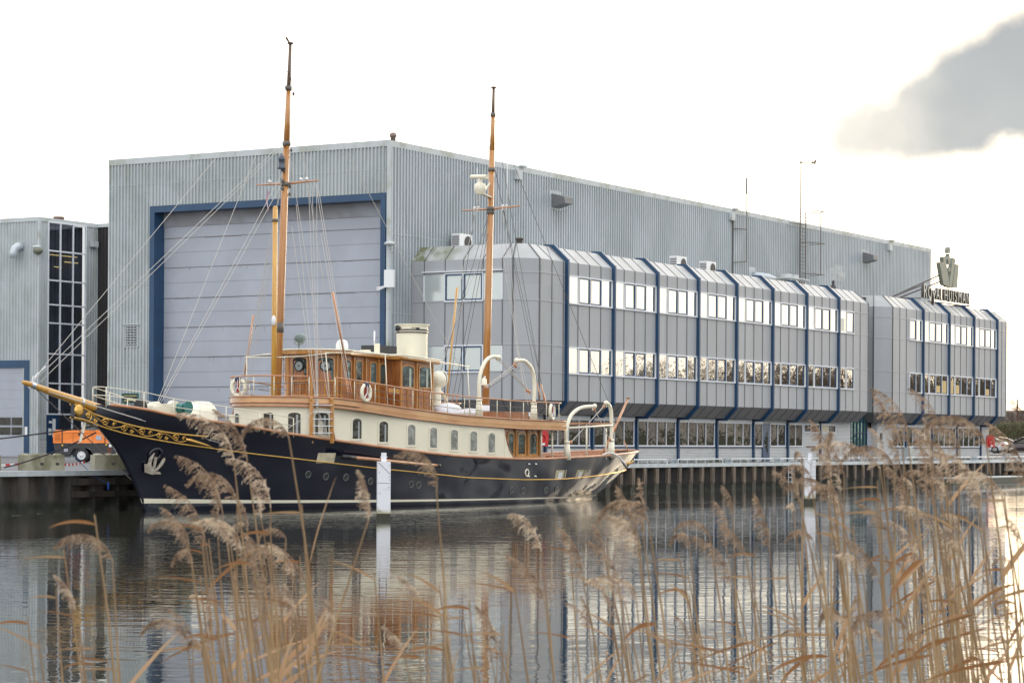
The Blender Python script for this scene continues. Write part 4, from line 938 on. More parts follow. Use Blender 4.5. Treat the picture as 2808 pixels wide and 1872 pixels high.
for k in range(7): x=31.3+k*.26; z=1.62+.02*math.sin(k*2.1)+k*.02; m.tube([(x,hb(x,z)+.02,z-.05),(x+.1,hb(x+.1,z)+.03,z+.08),(x+.2,hb(min(x+.2,33.3),z)+.02,z-.02)],.03,5)
yb(m,'stern_scrollwork',M['gold'],hull,True)
# boom lashed along the side
m=Y(); m.tube([(8.6,2.72,2.0),(9.2,2.78,1.97),(14.2,3.0,1.66)],[.06,.075,.06],10); bo=yb(m,'side_boom',M['caprail'],smooth=True)
m=Y(); m.tube([(8.3,2.68,2.03),(9.0,2.77,1.985)],.095,10); m.tube([(14.15,3.0,1.665),(14.3,3.0,1.655)],.08,8); yb(m,'boom_fitting',M['black'],bo,True)
# ---- lower deckhouse (cream)
def hside(x,b): return min(b,hb(x,zs(x))-.015)
hp=[(x,min(q,hb(x,zs(x))-.015)) for x,q in path(6.2,3.2,2.72,19.35,26,hside)]
bpth=path(6.0,3.3,2.80,24.05,30)
def both(p): return p+[(x,-q) for x,q in p[::-1]]
m=Y()
for s in (1,-1):
    lo=[(x,s*q,zs(x)-(.3 if q<hb(x,zs(x))-.15 else .0)) for x,q in hp]; hi=[(x,s*q,bandbot(x)+.03) for x,q in hp]
    e=[(19.35,1.),(19.42,.75),(19.55,.5),(19.75,.26),(20.0,.09),(20.35,.0)]
    zt=bandbot(19.35)+.03; 
    for x,f in e: lo.append((x,s*hside(x,2.75),zs(x))); hi.append((x,s*hside(x,2.75),zs(x)+f*(zt-zs(x))+.001))
    m.grid([lo,hi])
hs=yb(m,'deckhouse_wall',M['cream'],smooth=True,angle=50)
m=Y(); P_=[(x,hside(x,2.75)+.01,zs(x)+f*(zt-zs(x))) for x,f in e]; m.tube(P_,.028,6); yb(m,'end_moulding',M['varn'],hs,True)
def arc_frame(pth):
    L=[0]
    for a,b in zip(pth,pth[1:]): L.append(L[-1]+math.dist(a,b))
    def f(s):
        for i in range(1,len(L)):
            if L[i]>=s: t=(s-L[i-1])/(L[i]-L[i-1]); return (pth[i-1][0]+t*(pth[i][0]-pth[i-1][0]),pth[i-1][1]+t*(pth[i][1]-pth[i-1][1]))
        return pth[-1]
    return f,L
full=[(x,-q) for x,q in hp[::-1]]+hp[1:]
hf,HL=arc_frame(full); mid=sum(math.dist(a,b) for a,b in zip(hp,hp[1:]))
def archwin(ff,s0,s1,z0,z1,off,frame,glass,par,arch=.25,fw=.06,name='window',inner=None,rake=0.,n=8):
    w=s1-s0; h=w*arch
    def prof(e,k=14):
        P_=[(s0-e,z0-e),(s1+e,z0-e)]
        for i in range(k+1):
            t=i/k; s=s1+e-(w+2*e)*t; P_.append((s,z1-h+e+(h)*math.sin(PI*t)**.5))
        return P_
    def p3(s,z,o):
        a=ff(s-.02);b=ff(s+.02); x,q=ff(s); d=Vector((b[0]-a[0],b[1]-a[1])); d.normalize(); nx,nq=-d.y,d.x
        if (nq*q+nx*(x-12 if x<9 else 0))<0 and abs(q)>.3: nx,nq=-nx,-nq
        if abs(q)<=.3: nx,nq=-abs(nx),nq*0
        return (x+nx*o,q+nq*o,z)
    o1,o2=prof(0),prof(fw); m=Y(); N=len(o1)
    a=[p3(s,z,off+.03) for s,z in o1]; b=[p3(s,z,off+.03) for s,z in o2]; c=[p3(s,z,off-.01) for s,z in o2]; d=[p3(s,z,off+.004) for s,z in o1]
    m.grid([d+[d[0]],a+[a[0]],b+[b[0]],c+[c[0]]]); wo_=yb(m,name,frame,par)
    g_=prof(-.0); m=Y(); m.poly([p3(s,z,off+.012) for s,z in g_]); yb(m,'glass',glass,wo_,recalc=False)
    if inner:
        m=Y(); m.poly([p3(s0+w*.62,z0,off+.016),p3(s0+w*.8,z0,off+.016),p3(s0+w*.8,z1-h,off+.016),p3(s0+w*.62,z1-h,off+.016)]); yb(m,'curtain',inner,wo_)
    return wo_
yt=ya; curt2=mat('pale_curtain',(.42,.46,.38),.7)
curt=mat('window_curtain',(.34,.36,.36),.7)
gsh=mat('saloon_glass',(.045,.042,.036),.04,.25,bump=.01,bs=2.5,spec=.8)
for a,b in ((.42,.84),(1.42,1.9),(2.47,3.02)): archwin(hf,mid+a,mid+b,2.9 if a>1 else 3.0,3.73,.0,M['cream'],gsh,ya,.16,.035,inner=curt)
archwin(hf,mid-1.5,mid-1.0,3.0,3.7,.0,M['cream'],gsh,ya,.16,.035)
def xs_to_s(x):  # arc length on port side at station x
    s=mid
    for a,b in zip(hp,hp[1:]):
        d=math.dist(a,b)
        if b[0]>=x: return s+d*(x-a[0])/(b[0]-a[0])
        s+=d
    return s
for x0,x1,z0,z1 in ((9.14,9.67,2.73,3.53),(10.72,11.24,2.61,3.43),(12.46,12.97,2.49,3.31),(13.98,14.46,2.38,3.21),(15.42,15.93,2.30,3.13),(16.82,17.31,2.25,3.07),(18.14,18.64,2.19,3.01)):
    archwin(hf,xs_to_s(x0),xs_to_s(x1),z0,z1,.0,M['cream'],M['glassyt'] if x0>12 else gsh,ya,.22,.075,inner=curt if x0<12 else None)
# aft saloon bulkheads in varnish
m=Y(); P_=[(19.3,2.35),(22.9,2.2),(22.9,-2.2),(19.3,-2.35)]
m.grid([[(x,q,1.35) for x,q in P_],[(x,q,3.24) for x,q in P_]]); ac_=yb(m,'aft_cabin_wall',M['varn'])
af=lambda s:(19.3+s,2.35-.0417*s)
for k,(a,b) in enumerate(((.95,1.35),(1.75,2.3),(2.72,3.27))):
    archwin(af,a,b,2.12,3.0,.0,M['varnl'],M['glasswh'],ya,.22,.09); 
m=Y()
for a in (1.5,2.5,3.5): m.bar((*af(a)[:1],af(a)[1]+.03,1.5),(af(a)[0],af(a)[1]+.03,3.2),.09,.06)
m.bar((20.8,2.33,1.98),(22.85,2.25,1.98),.05,.12); yb(m,'door_stile',M['varnl'],ac_)
# ---- upper deck fascia
m=Y(); bb=both(bpth)
def fascia(o0,o1,z0,z1):
    m=Y(); 
    def off(x,q,o):
        if x<9.3: n=Vector(((x-9.3)/3.3**2*1.0,q/2.8**2)).normalized(); return (x+n.x*o,q+n.y*o)
        return (x,q+math.copysign(o,q))
    A=[(*off(x,q,o0),z0(x)) for x,q in bb]; B=[(*off(x,q,o1),z1(x)) for x,q in bb]; m.grid([A,B]); return m,off
for o0,o1,z0,z1,nm in ((.0,.0,lambda x:bandtop(x)-.24,lambda x:bandtop(x),'fascia_board'),(-.03,-.05,lambda x:bandbot(x),lambda x:bandtop(x)-.22,'fascia_board')):
    m,off=fascia(o0,o1,z0,z1)
    if nm=='fascia_board' and o0==0: m.poly([(24.05,2.8,bandbot(24)),(24.05,2.8,bandtop(24)),(24.05,-2.8,bandtop(24)),(24.05,-2.8,bandbot(24))])
    fa=yb(m,nm,M['band'],ya,True,angle=40)
for z_,r_,o in ((lambda x:bandtop(x),.035,.02),(lambda x:bandtop(x)-.235,.028,.012),(lambda x:bandbot(x),.03,-.02)):
    m=Y(); m.tube([(*off(x,q,o),z_(x)) for x,q in bb],r_,6); yb(m,'fascia_moulding',M['caprail'],fa,True)
m=Y(); 
A=[(x,q,bandtop(x)-.04) for x,q in bpth]; B=[(x,-q,bandtop(x)-.04) for x,q in bpth]; m.grid([A,B]); yb(m,'upper_deck',M['deck'])
m=Y(); A=[(x,q*.985,bandbot(x)+.02) for x,q in bpth]; B=[(x,-q*.985,bandbot(x)+.02) for x,q in bpth]; m.grid([A,B]); yb(m,'deck_underside',M['cream'])
# upper rail
rp=[(x,q*.975) for x,q in bpth]; rf,RL=arc_frame([(x,-q) for x,q in rp[::-1]]+rp[1:]); rm=sum(math.dist(a,b) for a,b in zip(rp,rp[1:]))
def s_at(x):
    s=rm
    for a,b in zip(rp,rp[1:]):
        if b[0]>=x: return s+math.dist(a,b)*(x-a[0])/max(1e-6,b[0]-a[0])
        s+=math.dist(a,b)
    return s
gapa,gapb=rm+2.35,rm+3.45
RH=.80
def railrun(sa,sb,hz,r,mt,name,par=None,n=60):
    m=Y(); P_=[]
    for i in range(n+1):
        x,q=rf(sa+(sb-sa)*i/n); P_.append((x+(.12 if x<6.6 else 0),q,bandtop(x)+hz))
    m.tube(P_,r,6); return yb(m,name,mt,par or ya,True)
tot=RL[-1]
for (a,b) in ((.3,gapa),(gapb,tot-.3)):
    tr=railrun(a,b,RH,.032,M['caprail'],'hand_rail',n=100)
    for h in (.53,.27): railrun(a,b,h,.012,M['wire'],'rail_wire',tr,100)
posts_=[gapa,gapb]+[s_at(x) for x in (9.0,10.3,11.55,12.8,14.0,15.2,16.4,17.6,18.8,19.8,20.8,21.6,22.6,23.6)]
posts_=posts_+[2*rm-s for s in posts_]+[rm+d for d in (-1.6,-.9,0,.9,1.6)]
for s in posts_:
    x,q=rf(s); x+=(.12 if x<6.6 else 0); z=bandtop(x); m=Y(); m.tube([(x,q,z),(x,q,z+RH)],.018,6); m.ball((x,q,z+.53),.028,6,4); m.ball((x,q,z+.27),.028,6,4); yb(m,'rail_post',M['cream'],ya,True)
# foredeck rail
fr=[(-2.55,0),(-2.35,.33),(-.95,.86),(.3,1.15),(1.45,1.42),(2.6,1.68),(4.2,1.95),(5.9,2.2)]
for h in (.62,.32):
    m=Y(); P_=[(x,q,zs(x)+h+.02) for x,q in fr]; P_=[(x,-q,z) for x,q,z in P_[:0:-1]]+P_; m.tube(P_,.016,6); yb(m,'foredeck_rail',M['cream'],ya,True)
for x,q in fr[1:]:
    for s in (1,-1): m=Y(); m.tube([(x,s*q,zs(x)-.1),(x,s*q,zs(x)+.64)],.018,6); yb(m,'foredeck_post',M['cream'],ya,True)
# windlass
m=Y(); m.box(.15,-.3,3.2,.95,.62,3.98); m.lathe([(.22,-.36),(.27,-.3),(.27,.0),(.22,.1),(.12,.14)],(.15,.5,3.78),18,'y'); m.lathe([(.3,-.1),(.3,.1)],(1.0,.5,3.8),18,'y'); wl=yb(m,'windlass',M['cream'],smooth=False)
m=Y(); m.lathe([(.34,-.04),(.34,.04)],(-.55,.3,3.8),20,'y'); yb(m,'chain_gypsy',M['rub'],wl,True)
m=Y(); m.lathe([(.24,0),(.26,.03),(.24,.06)],(1.25,.98,3.85),20,'y'); m.lathe([(.19,-.3),(.19,0)],(1.2,.9,3.82),18,'y'); yb(m,'brake_wheel',M['green'],wl)
m=Y(); m.box(-1.1,.2,3.6,-.8,.5,3.9); yb(m,'fairlead_roller',M['black'])
# foredeck companion hood
m=Y(); r_=[]
for i in range(13):
    t=i/12; r_.append([(1.55+ 1.75*t, .66*math.cos(PI*k/12), 3.2+ (.92*math.sin(min(1,(.18+t)*1.1)*PI/2))*math.sin(PI*k/12)**.55) for k in range(13)])
m.grid(r_); m.poly(r_[0]); m.poly(r_[-1]); yb(m,'companion_hood',M['cream'],smooth=True,angle=60)
m=Y(); m.lathe([(.09,3.0),(.09,3.55),(.13,3.55),(.13,3.62)],(3.9,.8,0),12); m.box(4.3,.6,3.0,4.7,1.0,3.3); yb(m,'mushroom_vent',M['cream'],smooth=False)
# fore ladder
m=Y()
for s_ in (rm+2.42,rm+3.28):
    x,q=rf(s_); m.bar((x-.12,q+.14,2.55),(x-.12,q+.14,4.25),.15,.06,up=(1,0,0)); m.lathe([(.075,-.03),(.075,.03)],(x-.12,q+.14,4.25),12,'y')
ld=yb(m,'deck_ladder',M['varnl'])
m=Y(); a=rf(rm+2.44);b=rf(rm+3.26)
for k in range(5): z=2.95+k*.27; m.bar((a[0]-.12,a[1]+.14,z),(b[0]-.12,b[1]+.14,z),.16,.03)
yb(m,'ladder_tread',M['whitecl'],ld)
# ---- wheelhouse
wp=path(8.77,1.33,1.45,9.8)
plan=wp+[(9.82,1.27),(12.0,1.05),(13.25,1.05),(13.28,1.7),(15.5,1.7)]
zw0=lambda x:bandtop(x)-.05; zw1=lambda x: itp(x,[8.7,12,13,15.5],[6.10,6.06,6.02,5.86])
PB=[(x,-q) for x,q in plan[::-1]]+plan[1:]
m=Y(); m.grid([[(x,q,zw0(x)) for x,q in PB],[(x,q,zw1(x)) for x,q in PB]]); m.poly([(15.5,1.7,zw0(15.5)),(15.5,1.7,5.86),(15.5,-1.7,5.86),(15.5,-1.7,zw0(15.5))]); wh=yb(m,'wheelhouse',M['varn'],smooth=True,angle=25)
rpl=path(8.5,1.6,1.68,9.9)+[(10.1,1.52),(12.05,1.28),(13.05,1.28),(13.15,1.9),(15.8,1.9)]
RP=[(x,-q) for x,q in rpl[::-1]]+rpl[1:]
m=Y(); zr=lambda x: zw1(x)+.0
m.grid([[(x*.96+.5 if 0 else x,q*.93,zr(x)-.02) for x,q in RP],[(x,q,zr(x)+.02) for x,q in RP],[(x,q,zr(x)+.14) for x,q in RP]]); ro=yb(m,'roof_edge',M['varnl'],wh,True,angle=40)
m=Y(); m.grid([[(x,q,zr(x)+.142) for x,q in rpl],[(x,0,zr(x)+.2) for x,q in rpl],[(x,-q,zr(x)+.142) for x,q in rpl]]); yb(m,'roof_top',M['cream'],wh,True)
m=Y(); m.tube([(x,q*1.02,zr(x)+.17) for x,q in RP],.03,6); yb(m,'gutter_rail',M['cream'],wh,True)
wf_,WL=arc_frame(PB); wm=sum(math.dist(a,b) for a,b in zip(plan,plan[1:]))
def ws(i,f=0.): # arc at plan vertex i (port side)
    s=wm
    for k in range(i): s+=math.dist(plan[k],plan[k+1])
    return s+f
wvar=M['varnl']
for a,b in ((wm+.85,wm+1.52),(wm-.25,wm+.44),(wm-1.47,wm-.83)): 
    archwin(wf_,a,b,5.06,5.96,.0,wvar,M['glasswh'],ya,.14,.05)
# clear-view screens
for a,b in ((wm+.87,wm+1.5),(wm-.22,wm+.42)):
    x,q=wf_((a+b)/2); n=Vector((-.75,.66,0)) if a>wm else Vector((-1,.1,0)); n.normalize(); A_=n.cross(Vector((0,0,1))).normalized()
    c=Vector((x,q,5.62))+n*.055; m=Y(); m.tube([tuple(c+(A_*math.cos(k*PI/10)+Vector((0,0,1))*math.sin(k*PI/10))*.20) for k in range(20)],.025,6,closed=True); m.ball(tuple(c),.035,8,6); cv=yb(m,'clear_view_screen',M['black'],ya,True)
    m=Y(); m.poly([tuple(c+(A_*math.cos(k*PI/10)+Vector((0,0,1))*math.sin(k*PI/10))*.19) for k in range(20)]); yb(m,'spinning_disc',mat('disc_glass%.1f'%a,(.22,.24,.25),.15,.5),cv)
n0=len(wp)-1
i2=n0+1
sA=ws(i2); LA=math.dist(plan[i2],plan[i2+1]); sB=ws(i2+1); 
for a,b,z0,z1 in ((sA+.18,sA+.85,5.05,5.90),(sA+1.25,sA+1.68,5.02,5.88),(sB+.14,sB+.52,4.97,5.84),(sB+.78,sB+1.12,4.95,5.80)): archwin(wf_,a,b,z0,z1,.0,wvar,M['glasswh'],ya,.2,.045)
sD=ws(i2+3); 
for a,b in ((sD+.14,sD+.92),(sD+1.32,sD+2.08)): archwin(wf_,a,b,4.88,5.74,.0,wvar,M['glasswh'],ya,.12,.05,inner=curt2)
m=Y()      # panelling
def pan(s0,s1,z0,z1):
    for a,b,c_,d in ((s0,s1,z0,z0),(s0,s1,z1,z1),(s0,s0,z0,z1),(s1,s1,z0,z1)):
        x,q=wf_(a);x2,q2=wf_(b); m.bar((x-.02*(x<9.8),q+.012,c_),(x2-.02*(x2<9.8),q2+.012,d),.035,.02)
for s0,s1 in ((wm-.2,wm+.12),(wm+.16,wm+.42),(wm+.86,wm+1.16),(wm+1.2,wm+1.52),(sA+.2,sA+.85),(sA+1.25,sA+1.7),(sB+.1,sB+.55),(sB+.7,sB+1.15),(sD+.15,sD+.5),(sD+.56,sD+.92),(sD+1.3,sD+1.66),(sD+1.72,sD+2.08)):
    x,_=wf_(s0); pan(s0,s1,zw0(x)+.22,4.86 if x>12.5 else 4.95)
for s_ in (wm+.64,wm-.6,wm+1.66,wm+1.85,sA+.02,sA+1.05,sA+1.95,sB+.64,sD+.03,sD+1.1,sD+2.2): x,q=wf_(s_); m.bar((x-.03*(x<9.8),q+.012,zw0(x)),(x-.03*(x<9.8),q+.012,zw1(x)-.02),.13,.05)
for a,b,z in ((wm-.3,wm+1.85,5.02),(wm-.3,wm+1.85,4.45)):
    P_=[wf_(a+(b-a)*i/12) for i in range(13)]; m.tube([(x-.02,q+.015,z) for x,q in P_],.03,6)
yb(m,'panelling',M['varnl'],wh)
# monkey rail, awning frame and roof gear
m=Y(); m.tube([(7.5,1.3,5.95),(6.95,.6,5.9),(6.8,-.6,5.9),(7.4,-1.6,5.95)],.02,6); m.tube([(7.5,1.3,5.95),(9.2,1.75,6.15)],.02,6); m.tube([(7.4,-1.6,5.95),(9.2,-1.75,6.15)],.02,6); m.tube([(6.85,-1.0,5.9),(6.85,-1.0,4.4)],.02,6); m.tube([(8.2,1.9,6.1),(8.2,2.1,4.35)],.02,6)
m.tube([(8.2,1.9,6.1),(10,2.35,6.14),(12,2.45,6.12),(17.2,2.45,5.80)],.02,6)
for x in (11.3,14.35,17.0): m.tube([(x,2.45,itp(x,[8,12,16.8],[6.1,6.15,5.82])),(x,2.6,bandtop(x))],.02,6)
for x in (12.5,13.6,14.8,16): m.tube([(x,2.15,itp(x,[8,12,16.8],[6.1,6.15,5.82])),(x,-2.15,itp(x,[8,12,16.8],[6.1,6.15,5.82])+.1)],.015,5)
yb(m,'awning_frame',M['cream'],ya,True)
m=Y(); m.lathe([(.12,-.14),(.2,.0),(.21,.16),(.2,.18)],(8.85,.0,6.72),18,'x'); m.bar((8.85,0,6.25),(8.85,0,6.55),.05); m.tube([(8.85,.24,6.72),(8.85,.2,6.5),(8.85,0,6.44),(8.85,-.2,6.5),(8.85,-.24,6.72)],.018,6); yb(m,'searchlight',mat('grey_green_paint',(.16,.21,.20),.35),ya,True)
m=Y(); m.lathe([(.26,6.3),(.26,6.45),(.25,6.6),(.19,6.73),(.08,6.78),(.01,6.79)],(11.6,0,0),18); yb(m,'satellite_dome',M['white'],ya,True)
m=Y(); m.tube([(13.75,0,6.3),(13.75,0,7.22)],.035,8); yb(m,'whip_aerial',M['white'],ya,True)
m=Y(); m.box(13.5,-.5,6.2,14.9,.3,6.62); yb(m,'roof_locker',M['charc']); m=Y(); m.box(13.35,.3,6.2,13.48,.5,6.68); m.box(12.3,.4,6.2,12.6,.7,6.38); yb(m,'roof_hatch',M['cream'])
# nameboard
m=Y(); m.box(11.2,2.66,4.52,11.98,2.70,4.80); nb=yb(m,'nameboard',M['varnl']); m=Y()
for a in ((11.2,4.52,11.98,4.54),(11.2,4.78,11.98,4.80),(11.2,4.52,11.22,4.8),(11.96,4.52,11.98,4.8)): m.box(a[0],2.70,a[1],a[2],2.712,a[3])
yb(m,'red_border',M['red'],nb)
text('lettering','ATLANTIDE',M['gold'],nb,Matrix.Translation((11.59,-2.705,4.60))@FY,.155,.004,.9)
# funnel
m=Y(); m.lathe([(.66,3.7),(.67,7.25),(.70,7.26),(.70,7.30),(.67,7.31),(.675,7.36),(.70,7.37),(.70,7.41),(.68,7.42),(.70,7.53),(.75,7.56),(.75,7.60),(.66,7.60),(.64,7.2)],(16.35,0,0),40); fu=yb(m,'funnel',M['cream'],smooth=True,angle=40)
for z in (7.23,7.34): m=Y(); m.lathe([(.712,z-.005),(.722,z+.02),(.712,z+.045)],(16.35,0,0),40); yb(m,'funnel_band',M['navy'],fu,True)
m=Y(); m.lathe([(.07,-.5),(.08,-.1),(.12,.0),(.10,.01)],(0,0,0),14,'x'); m=Y(); m.tube([(16.05,.62,7.40),(15.85,.40,7.41),(15.72,-.1,7.42),(15.66,-.3,7.42)],[.05,.06,.07,.13],14); yb(m,'horn',M['black'],fu,True)
# cowl ventilators
for s in (1,-1):
    m=Y(); m.lathe([(.34,4.12),(.34,4.2),(.21,4.22),(.20,4.95)],(16.75,s*1.0,0),20); cvp=yb(m,'cowl_ventilator',M['cream'],ya,True,angle=40)
    m=Y(); m.ball((16.9,s*1.0,5.25),.35,18,12,(1,.95,1.1)); m.tube([(17.17,s*(1.0)+.30*math.cos(k*PI/10),5.3+.33*math.sin(k*PI/10)) for k in range(20)],.025,6,closed=True); yb(m,'cowl_head',M['cream'],cvp,True)
# aft deck furniture on the boat deck
m=Y(); m.box(16.1,.3,3.75,17.9,2.0,3.95); m.ball((16.9,1.5,3.95),.55,14,8,(1.55,.9,.6)); m.ball((18.6,1.4,3.85),.5,14,8,(1.6,1,.45)); yb(m,'canvas_cover',M['whitecl'],ya,True)
m=Y(); m.box(21.6,-1.2,3.6,26.3 if 0 else 23.9,1.2,3.98); yb(m,'skylight_box',M['varn'])
m=Y(); m.tube([(18.6,.8,3.7),(18.6,.8,4.02)],.09,10); m.tube([(22.6,1.9,3.55),(22.6,1.9,3.95)],.11,10); yb(m,'deck_bollard',M['steel'],ya,True)
# davits
def davit(base,pts,r,foot=.12,name='davit'):
    m=Y(); m.tube([base]+pts,[r*1.12]+[r]*(len(pts)-2)+[r*.8,r*.75],10); m.ball(pts[-1],r*1.35,10,8)
    x,p,z=base; m.tube([(x,p,z),(x,p,z+.75)],[foot*1.5,foot*.95],10); m.tube([(x,p,z+.74),(x,p,z+.84)],foot*1.1,12)
    m.tube([(pts[-2][0],pts[-2][1],pts[-2][2]),(pts[-2][0],pts[-2][1],pts[-2][2]-.2)],.03,6)
    return yb(m,name,M['cream'],ya,True)
def sm(pts,n=6):   # Catmull-Rom
    out=[]; P_=[Vector(p) for p in pts]; P_=[P_[0]*2-P_[1]]+P_+[P_[-1]*2-P_[-2]]
    for i in range(1,len(P_)-2):
        for k in range(n):
            t=k/n; a,b,c,d=P_[i-1:i+3]; out.append(tuple(.5*((2*b)+(c-a)*t+(2*a-5*b+4*c-d)*t*t+(3*b-a-3*c+d)*t**3)))
    out.append(tuple(P_[-2])); return out
for s in (1,-1):
    hA=0 if s==1 else -1.25
    davit((18.0,s*2.35,3.62),sm([(18.0,s*2.35,4.4+hA*.3),(18.03,s*2.35,5.35+hA),(18.38,s*2.35,6.0+hA),(18.88,s*2.35,6.27+hA),(19.45,s*2.35,6.27+hA)]),.085)
    davit((22.17,s*2.35,3.55),sm([(22.17,s*2.35,4.4+hA*.3),(22.2,s*2.35,5.3+hA),(21.98,s*2.35,5.83+hA),(21.45,s*2.35,6.17+hA),(20.8,s*2.35,6.18+hA)]),.085)
davit((24.55,2.55,1.85),sm([(24.55,2.5,2.6),(24.55,2.5,3.14),(24.86,2.5,3.75),(25.3,2.5,4.05),(25.9,2.5,4.22),(26.9,2.5,4.29)]),.085)
davit((28.83,2.2,1.95),sm([(28.83,2.2,2.8),(28.85,2.2,3.5),(28.78,2.2,4.1),(28.6,2.2,4.38),(28.35,2.2,4.46)]),.085)
# aft awning frame
m=Y(); m.tube([(24.7,2.35,3.27),(26.5,2.35,3.34),(28.75,2.3,3.45)],.045,8); m.tube([(24.7,-2.35,3.3),(26.5,-2.35,3.36),(28.75,-2.3,3.46)],.045,8)
for x,p in ((22.62,2.45),(23.5,2.45),(26.4,2.4),(28.3,2.25)):
  for s in (1,-1): m2=Y(); m2.tube([(x,s*p,1.85),(x,s*p,3.3)],.04,8); yb(m2,'awning_stanchion',M['cream'],ya,True)
yb(m,'awning_rail',M['cream'],ya,True)
m=Y()
for k in range(11): p=-2.3+k*.46; m.bar((24.1,p,3.5),(28.7,p,3.52),.06,.035)
m.bar((28.7,2.3,3.5),(28.7,-2.3,3.5),.06); yb(m,'awning_batten',M['caprail'])
m=Y(); m.tube([(31.7,0,2.2),(33.85,0,4.78)],[.075,.05],10); fs=yb(m,'ensign_staff',M['caprail'],smooth=True); m=Y(); m.ball((33.87,0,4.8),.11,10,6,(1,1,.45)); yb(m,'truck',mat('bronze_truck',(.25,.17,.1),.4),fs,True)
m=Y(); m.box(24.6,-1.4,1.5,28.4,1.6,1.82); yb(m,'aft_deck_seat',M['whitecl']); m=Y(); m.box(28.6,-1.3,1.45,31.6,1.3,2.0); yb(m,'aft_locker',M['varn'])
m=Y(); m.tube(sm([(27.9,2.3,2.06),(28.3,2.42,2.16),(28.9,2.5,2.02),(29.5,2.45,1.7)]),.035,8); m.bar((29.4,2.45,1.8),(29.75,2.4,1.55),.13,.05); yb(m,'quarter_rope',M['whitecl'],ya,True)
# ---- masts
FM=lambda z:(7.45+(z-3.1)*.0495,0,z); MM=lambda z:(21.8+(z-3.86)*.0345,0,z)
m=Y(); m.tube([FM(1.9),FM(8),FM(14.3)],[.165,.16,.135],14); fm=yb(m,'foremast',M['mast'],smooth=True)
m=Y(); m.tube([FM(14.2),FM(16.5)],[.13,.09],12); yb(m,'upper_foremast',M['mast'],fm,True); m=Y(); m.tube([FM(16.4),FM(18.35)],[.085,.055],12); m.lathe([(.13,18.35),(.13,18.42),(.05,18.46)],FM(0)[:2]+(0,),12) if 0 else m.ball(FM(18.4),.13,10,6,(1,1,.4)); m.tube([FM(18.35),(7.6,.3,18.5)],[.03,.045],6); yb(m,'topmast_pole',M['mastdk'],fm,True)
m=Y(); m.tube([(6.82,.42,2.9),(6.84,.42,11.7)],[.115,.095],12); m.ball((6.84,.42,11.72),.095,8,6); bm_=yb(m,'derrick_boom',M['gaffw'],smooth=True)
m=Y()
for z,r_ in ((12.78,.175),(14.4,.165),(16.6,.125)): m.tube([FM(z-.08),FM(z+.08)],r_,12)
m.tube([FM(6.9),FM(7.3)],.175,12); m.tube([(6.84,.42,11.2),(6.84,.42,11.3)],.13,10)
for z in (12.9,14.35,12.6,16.6): x=FM(z)[0]; m.ball((x-.2,.05,z),.06,8,6,(1,1,1.5)); m.ball((x+.18,.1,z-.2),.05,8,6,(1,1,1.5))
yb(m,'mast_band',M['wire'],fm,True)
m=Y(); m.tube([(6.6,1.5,12.6),(7.9,.0,12.8),(9.6,-1.5,12.92)] if 0 else [(7.55,1.55,12.72),(7.95,0,12.82),(9.0,-1.5,12.9)],[.03,.045,.03],8); 
m=Y(); m.tube([(8.05,-1.6,12.85),(8.08,0,12.82),(8.05,1.6,12.85)],[.03,.05,.03],8); yb(m,'spreader',M['caprail'],fm,True)
m=Y()
for p in (.7,1.0,-.9): m.ball((8.06,p,12.95),.07,8,6)
yb(m,'spreader_lamp',M['white'],fm,True)
m=Y(); m.lathe([(.14,13.35),(.19,13.38),(.12,13.45),(.12,13.68),(.15,13.72),(.11,13.85),(.04,13.9)],(7.66,.05,0),14); m.lathe([(.1,13.5),(.1,13.66)],(7.66,.05,0),14); m.bar((7.66,.05,13.34),(8.1,0,13.2),.05,.12); yb(m,'masthead_lantern',mat('lantern_metal',(.08,.09,.12),.3,.4),fm,True)
m=Y(); m.ball((6.7,.5,7.32),.11,8,6,(.8,.8,1.9)); yb(m,'lamp_capsule',M['white'],fm,True)
m=Y(); m.grid([[(7.9,-.85,12.6),(7.82,-.9,12.2),(7.95,-.88,11.8)],[(8.1,-.95,12.5),(8.05,-1.0,12.15),(8.1,-.98,11.75)]]); yb(m,'courtesy_flag',mat('flag_cloth',(.45,.45,.65),.7,col2=(.5,.08,.1),vs=5),fm)
m=Y(); m.tube([MM(3.5),MM(8),MM(15.6)],[.165,.16,.125],14); mm_=yb(m,'mainmast',M['mast'],smooth=True)
m=Y(); m.tube([MM(15.5),MM(17.2)],[.115,.08],12); yb(m,'upper_mainmast',M['mast'],mm_,True); m=Y(); m.tube([MM(17.1),MM(18.4)],[.075,.055],10); m.ball(MM(18.42),.13,10,6,(1,1,.4)); yb(m,'topmast_pole',M['mastdk'],mm_,True)
m=Y()
for z,r_ in ((13.0,.18),(14.75,.16),(17.2,.115),(5.15,.21),(12.85,.17)): m.tube([MM(z-.08),MM(z+.08)],r_,12)
yb(m,'mast_band',M['wire'],mm_,True)
m=Y(); m.tube([MM(3.5),MM(4.25)],.185,14); yb(m,'mast_coat',M['whitecl'],mm_,True)
m=Y(); m.tube([(22.12,-1.55,13.0),(22.14,0,13.0),(22.12,1.6,13.05)],[.03,.05,.03],8); yb(m,'spreader',M['caprail'],mm_,True)
m=Y()
for p in (.65,.85,-.7,-.9): m.ball((22.13,p,13.1),.06,8,6); m.tube([(22.13,p,12.9),(22.13,p,13.1)],.04,6)
for p,z in ((.9,15.0),(-.75,14.9)): m.tube([(22.13,p,13.1),(22.13,p,z)],.015,5)
yb(m,'spreader_lamp',M['white'],mm_,True)
